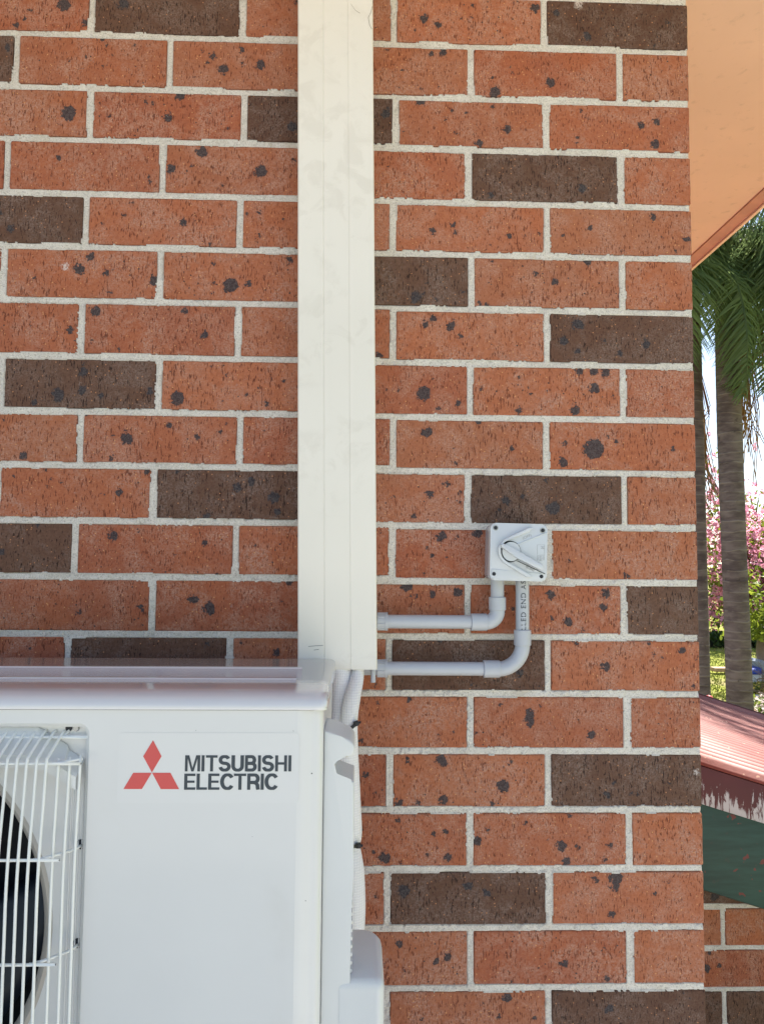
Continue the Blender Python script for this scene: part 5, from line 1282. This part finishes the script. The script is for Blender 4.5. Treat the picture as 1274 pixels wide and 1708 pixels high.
# dark hedge along the far side of the lawn
HG = []
for i in range(9000): HG.append((gg.uniform(4, 26), 20.4 + gg.uniform(-.4, .4), gg.uniform(0, 1.0) ** .8 * .40))
hd = thing('hedge', 'long low dark hedge at the far edge of the sunny lawn', 'hedge', (15, 20.4, 0)); quad_cloud(HG, .10, M['hedge'], 'leaves', hd, 8, .6)
box('inner_mass', 4, 26, 20.2, 20.6, 0, .24, simple('hedge_twigs', (.02, .022, .012), .95), hd, .05)
# yellow flowering shrubs by the drive
def shrub(label, c, rad, n, seed, flower):
    t = thing('flowering_shrub', label, 'shrub', (c[0], c[1], 0), 'flowering shrubs along the drive'); r = random.Random(seed)
    P = []; Q = []
    for i in range(n):
        a = r.uniform(0, 6.28); u = r.random() ** .5; z = r.random() * rad[2]; x, y = c[0] + rad[0] * u * math.cos(a), c[1] + rad[1] * u * math.sin(a)
        (Q if r.random() < .35 else P).append((x, y, z * (1 - .3 * u)))
    quad_cloud(P, .055, M['leaf'], 'leaves', t, seed, .5); quad_cloud(Q, .045, flower, 'flowers', t, seed + 1); branchy(t, (c[0], c[1], 0), [(c[0] + r.uniform(-.3, .3), c[1] + r.uniform(-.3, .3), rad[2] * .8) for _ in range(6)], .02, M['bark'], seed, 'stems')
M['yellow'] = leafy('yellow_petal', (.72, .56, .06), (.78, .66, .20), .4); M['palep'] = leafy('pale_petal', (.70, .55, .50), (.76, .66, .60), .4)
shrub('low yellow flowering shrub above the kerb beside the trailer', (7.35, 12.35, 0), (.75, .3, .26), 2200, 31, M['yellow'])
shrub('pale and yellow flowering shrub just beyond the low end of the red roof', (6.3, 10.1, 0), (.8, .6, .42), 3000, 32, M['palep'])
# leaning brown trunk of the small tree at the picture's right edge
st = thing('garden_tree', 'brown leaning trunk with yellow green leaves at the right edge', 'tree', (7.75, 12.9, 0))
tube('trunk', smooth_path([(7.72, 13.0, 0), (7.56, 13.0, .45), (7.50, 13.0, .8), (7.62, 13.0, 1.3), (7.8, 13.0, 2.0)], 6), [.13 - .003 * i for i in range(25)], M['bark'], st, 10)
L2 = [(7.45 + gg.gauss(0, .30), 12.95 + gg.gauss(0, .2), .95 + abs(gg.gauss(0, .5))) for _ in range(900)]
quad_cloud(L2, .07, M['leaf'], 'crown', st, 17, .6)
# small covered trailer
TR = thing('box_trailer', 'small white box trailer with blue lid and grey tarpaulin beside the tree', 'trailer', (7.3, 12.9, 0))
M['white'] = simple('white_gloss_paint', (.74, .76, .78), .3, .03, 3, 300, .03, .5, .4); M['blue'] = simple('blue_cover', (.02, .06, .42), .45, .1, 8)
M['tarp'] = simple('grey_blue_tarpaulin', (.25, .29, .38), .6, .12, 6, 40, .3); M['tyre'] = simple('black_rubber', (.02, .02, .02), .8)
box('body', 7.08, 7.95, 12.60, 13.1, .13, .34, M['white'], TR, .01)
prism('lid', [(7.06, .345), (7.10, .40), (7.22, .455), (7.28, .455), (7.28, .345)], 12.58, 13.1, M['blue'], TR, .008)
prism('tarpaulin', [(7.285, .20), (7.285, .50), (7.245, .56), (7.30, .60), (7.52, .38), (7.62, .20)], 12.57, 13.12, M['tarp'], TR, .01)
for x in (7.20, 7.75): 
    w__ = lathe('wheel', [(.0001, -.02), (.09, -.02), (.10, -.01), (.10, .05), (.0001, .06)], (x, 12.62, .10), M['tyre'], TR, 20); lathe('rim', [(.0001, -.025), (.05, -.022)], (x, 12.62, .10), M['white'], w__, 12)
box('tail_lamp', 7.155, 7.20, 12.585, 12.598, .17, .205, simple('orange_lens', (.75, .16, .05), .3), TR, .003)
# garden slab
GS = tag(box('garden_slab', 7.55, 8.15, 15.0, 15.25, .05, .13, simple('tan_timber_sleeper', (.42, .27, .17), .85, .15, 12), None, .01, origin=(7.9, 15.1, .05)), 'low tan timber edging lying on the lawn between the palms', 'garden edging')
# ------------------------------------------------------------------ white car parked behind the lean-to
CAR = thing('parked_car', 'white car parked behind the red roof, only its bonnet showing between the palms', 'car', (1.6, 6.1, 0))
def car_body():
    bm = bmesh.new()
    prof = [(-.65, .30), (3.80, .30), (3.88, .45), (3.90, .86), (3.80, .95), (2.75, 1.03), (1.90, 1.40), (.35, 1.42), (-.35, 1.02), (-.62, .96), (-.68, .6)]
    ny = 9; rings = []
    for j in range(ny):
        t = -1 + 2 * j / (ny - 1); y = 6.1 + .85 * t; rings.append([])
        for (x, z) in prof:
            e = abs(t) ** 3; zz = z - (.10 * e if z > .9 else 0) - (.05 * e if z > 1.3 else 0); xx = x + (1.55 - x) * .05 * e
            yy = 6.1 + (.85 if z < 1.0 else .66) * t; rings[-1].append(bm.verts.new((xx, yy, zz)))
    for j in range(ny - 1):
        for i in range(len(prof)):
            k = (i + 1) % len(prof); bm.faces.new((rings[j][i], rings[j][k], rings[j + 1][k], rings[j + 1][i]))
    bm.faces.new(rings[0]); bm.faces.new(rings[-1][::-1]); return bm
bm_link('body', car_body(), M['white'], CAR, smooth=40)
M['glass'] = simple('dark_car_glass', (.03, .04, .045), .06, .1, 2, 10, 0, .6, .5)
from_pd('windscreen', [(2.70, 5.62, 1.05), (2.70, 6.58, 1.05), (1.95, 6.50, 1.395), (1.95, 5.70, 1.395)], [(0, 1, 2, 3)], M['glass'], CAR)
for s in (-1, 1):
    y = 6.1 + s * .72
    from_pd('side_window', [(-.2, y + s * .10, 1.02), (2.5, y + s * .10, 1.0), (1.9, y - s * .055, 1.32), (.45, y - s * .055, 1.34)], [(0, 1, 2, 3)], M['glass'], CAR)
    for x in (.25, 3.0):
        w__ = lathe('wheel', [(.0001, -.09), (.2, -.1), (.31, -.09), (.32, 0), (.31, .09), (.2, .1), (.0001, .09)], (x, 6.1 + s * .80, .32), M['tyre'], CAR, 28)
        lathe('rim', [(.0001, s * .104), (.19, s * .103)], (x, 6.1 + s * .80, .32), M['screw'], w__, 20)
    lathe('headlight', [(.0001, .03), (.09, .02), (.11, -.03)], (3.87, 6.1 + s * .6, .63), M['glass'], CAR, 14, axis='X')
PRE = 0
prism('mirror', [(2.30, 1.02), (2.46, 1.02), (2.48, 1.13), (2.32, 1.14)], 6.92, 7.05, M['white'], CAR, .02)
tag(lathe('red_flower', [(.0001, .02), (.03, .01), (.045, -.012), (.02, -.02)], (3.515, 6.5, .985), simple('red_petal', (.55, .02, .02), .5), None, 12, axis='Z'), 'small red flower head above the white car by the palm base', 'flower')
# turn the car about its nose
pv_ = Vector((3.45, 6.1, 0)); rot_ = Matrix.Rotation(R(-28.6), 4, 'Z')
CAR.location = Vector((-.45, .2, 0)) + pv_ + (rot_ @ (Vector(CAR.location) - pv_)); CAR.rotation_euler = (0, 0, R(-28.6))
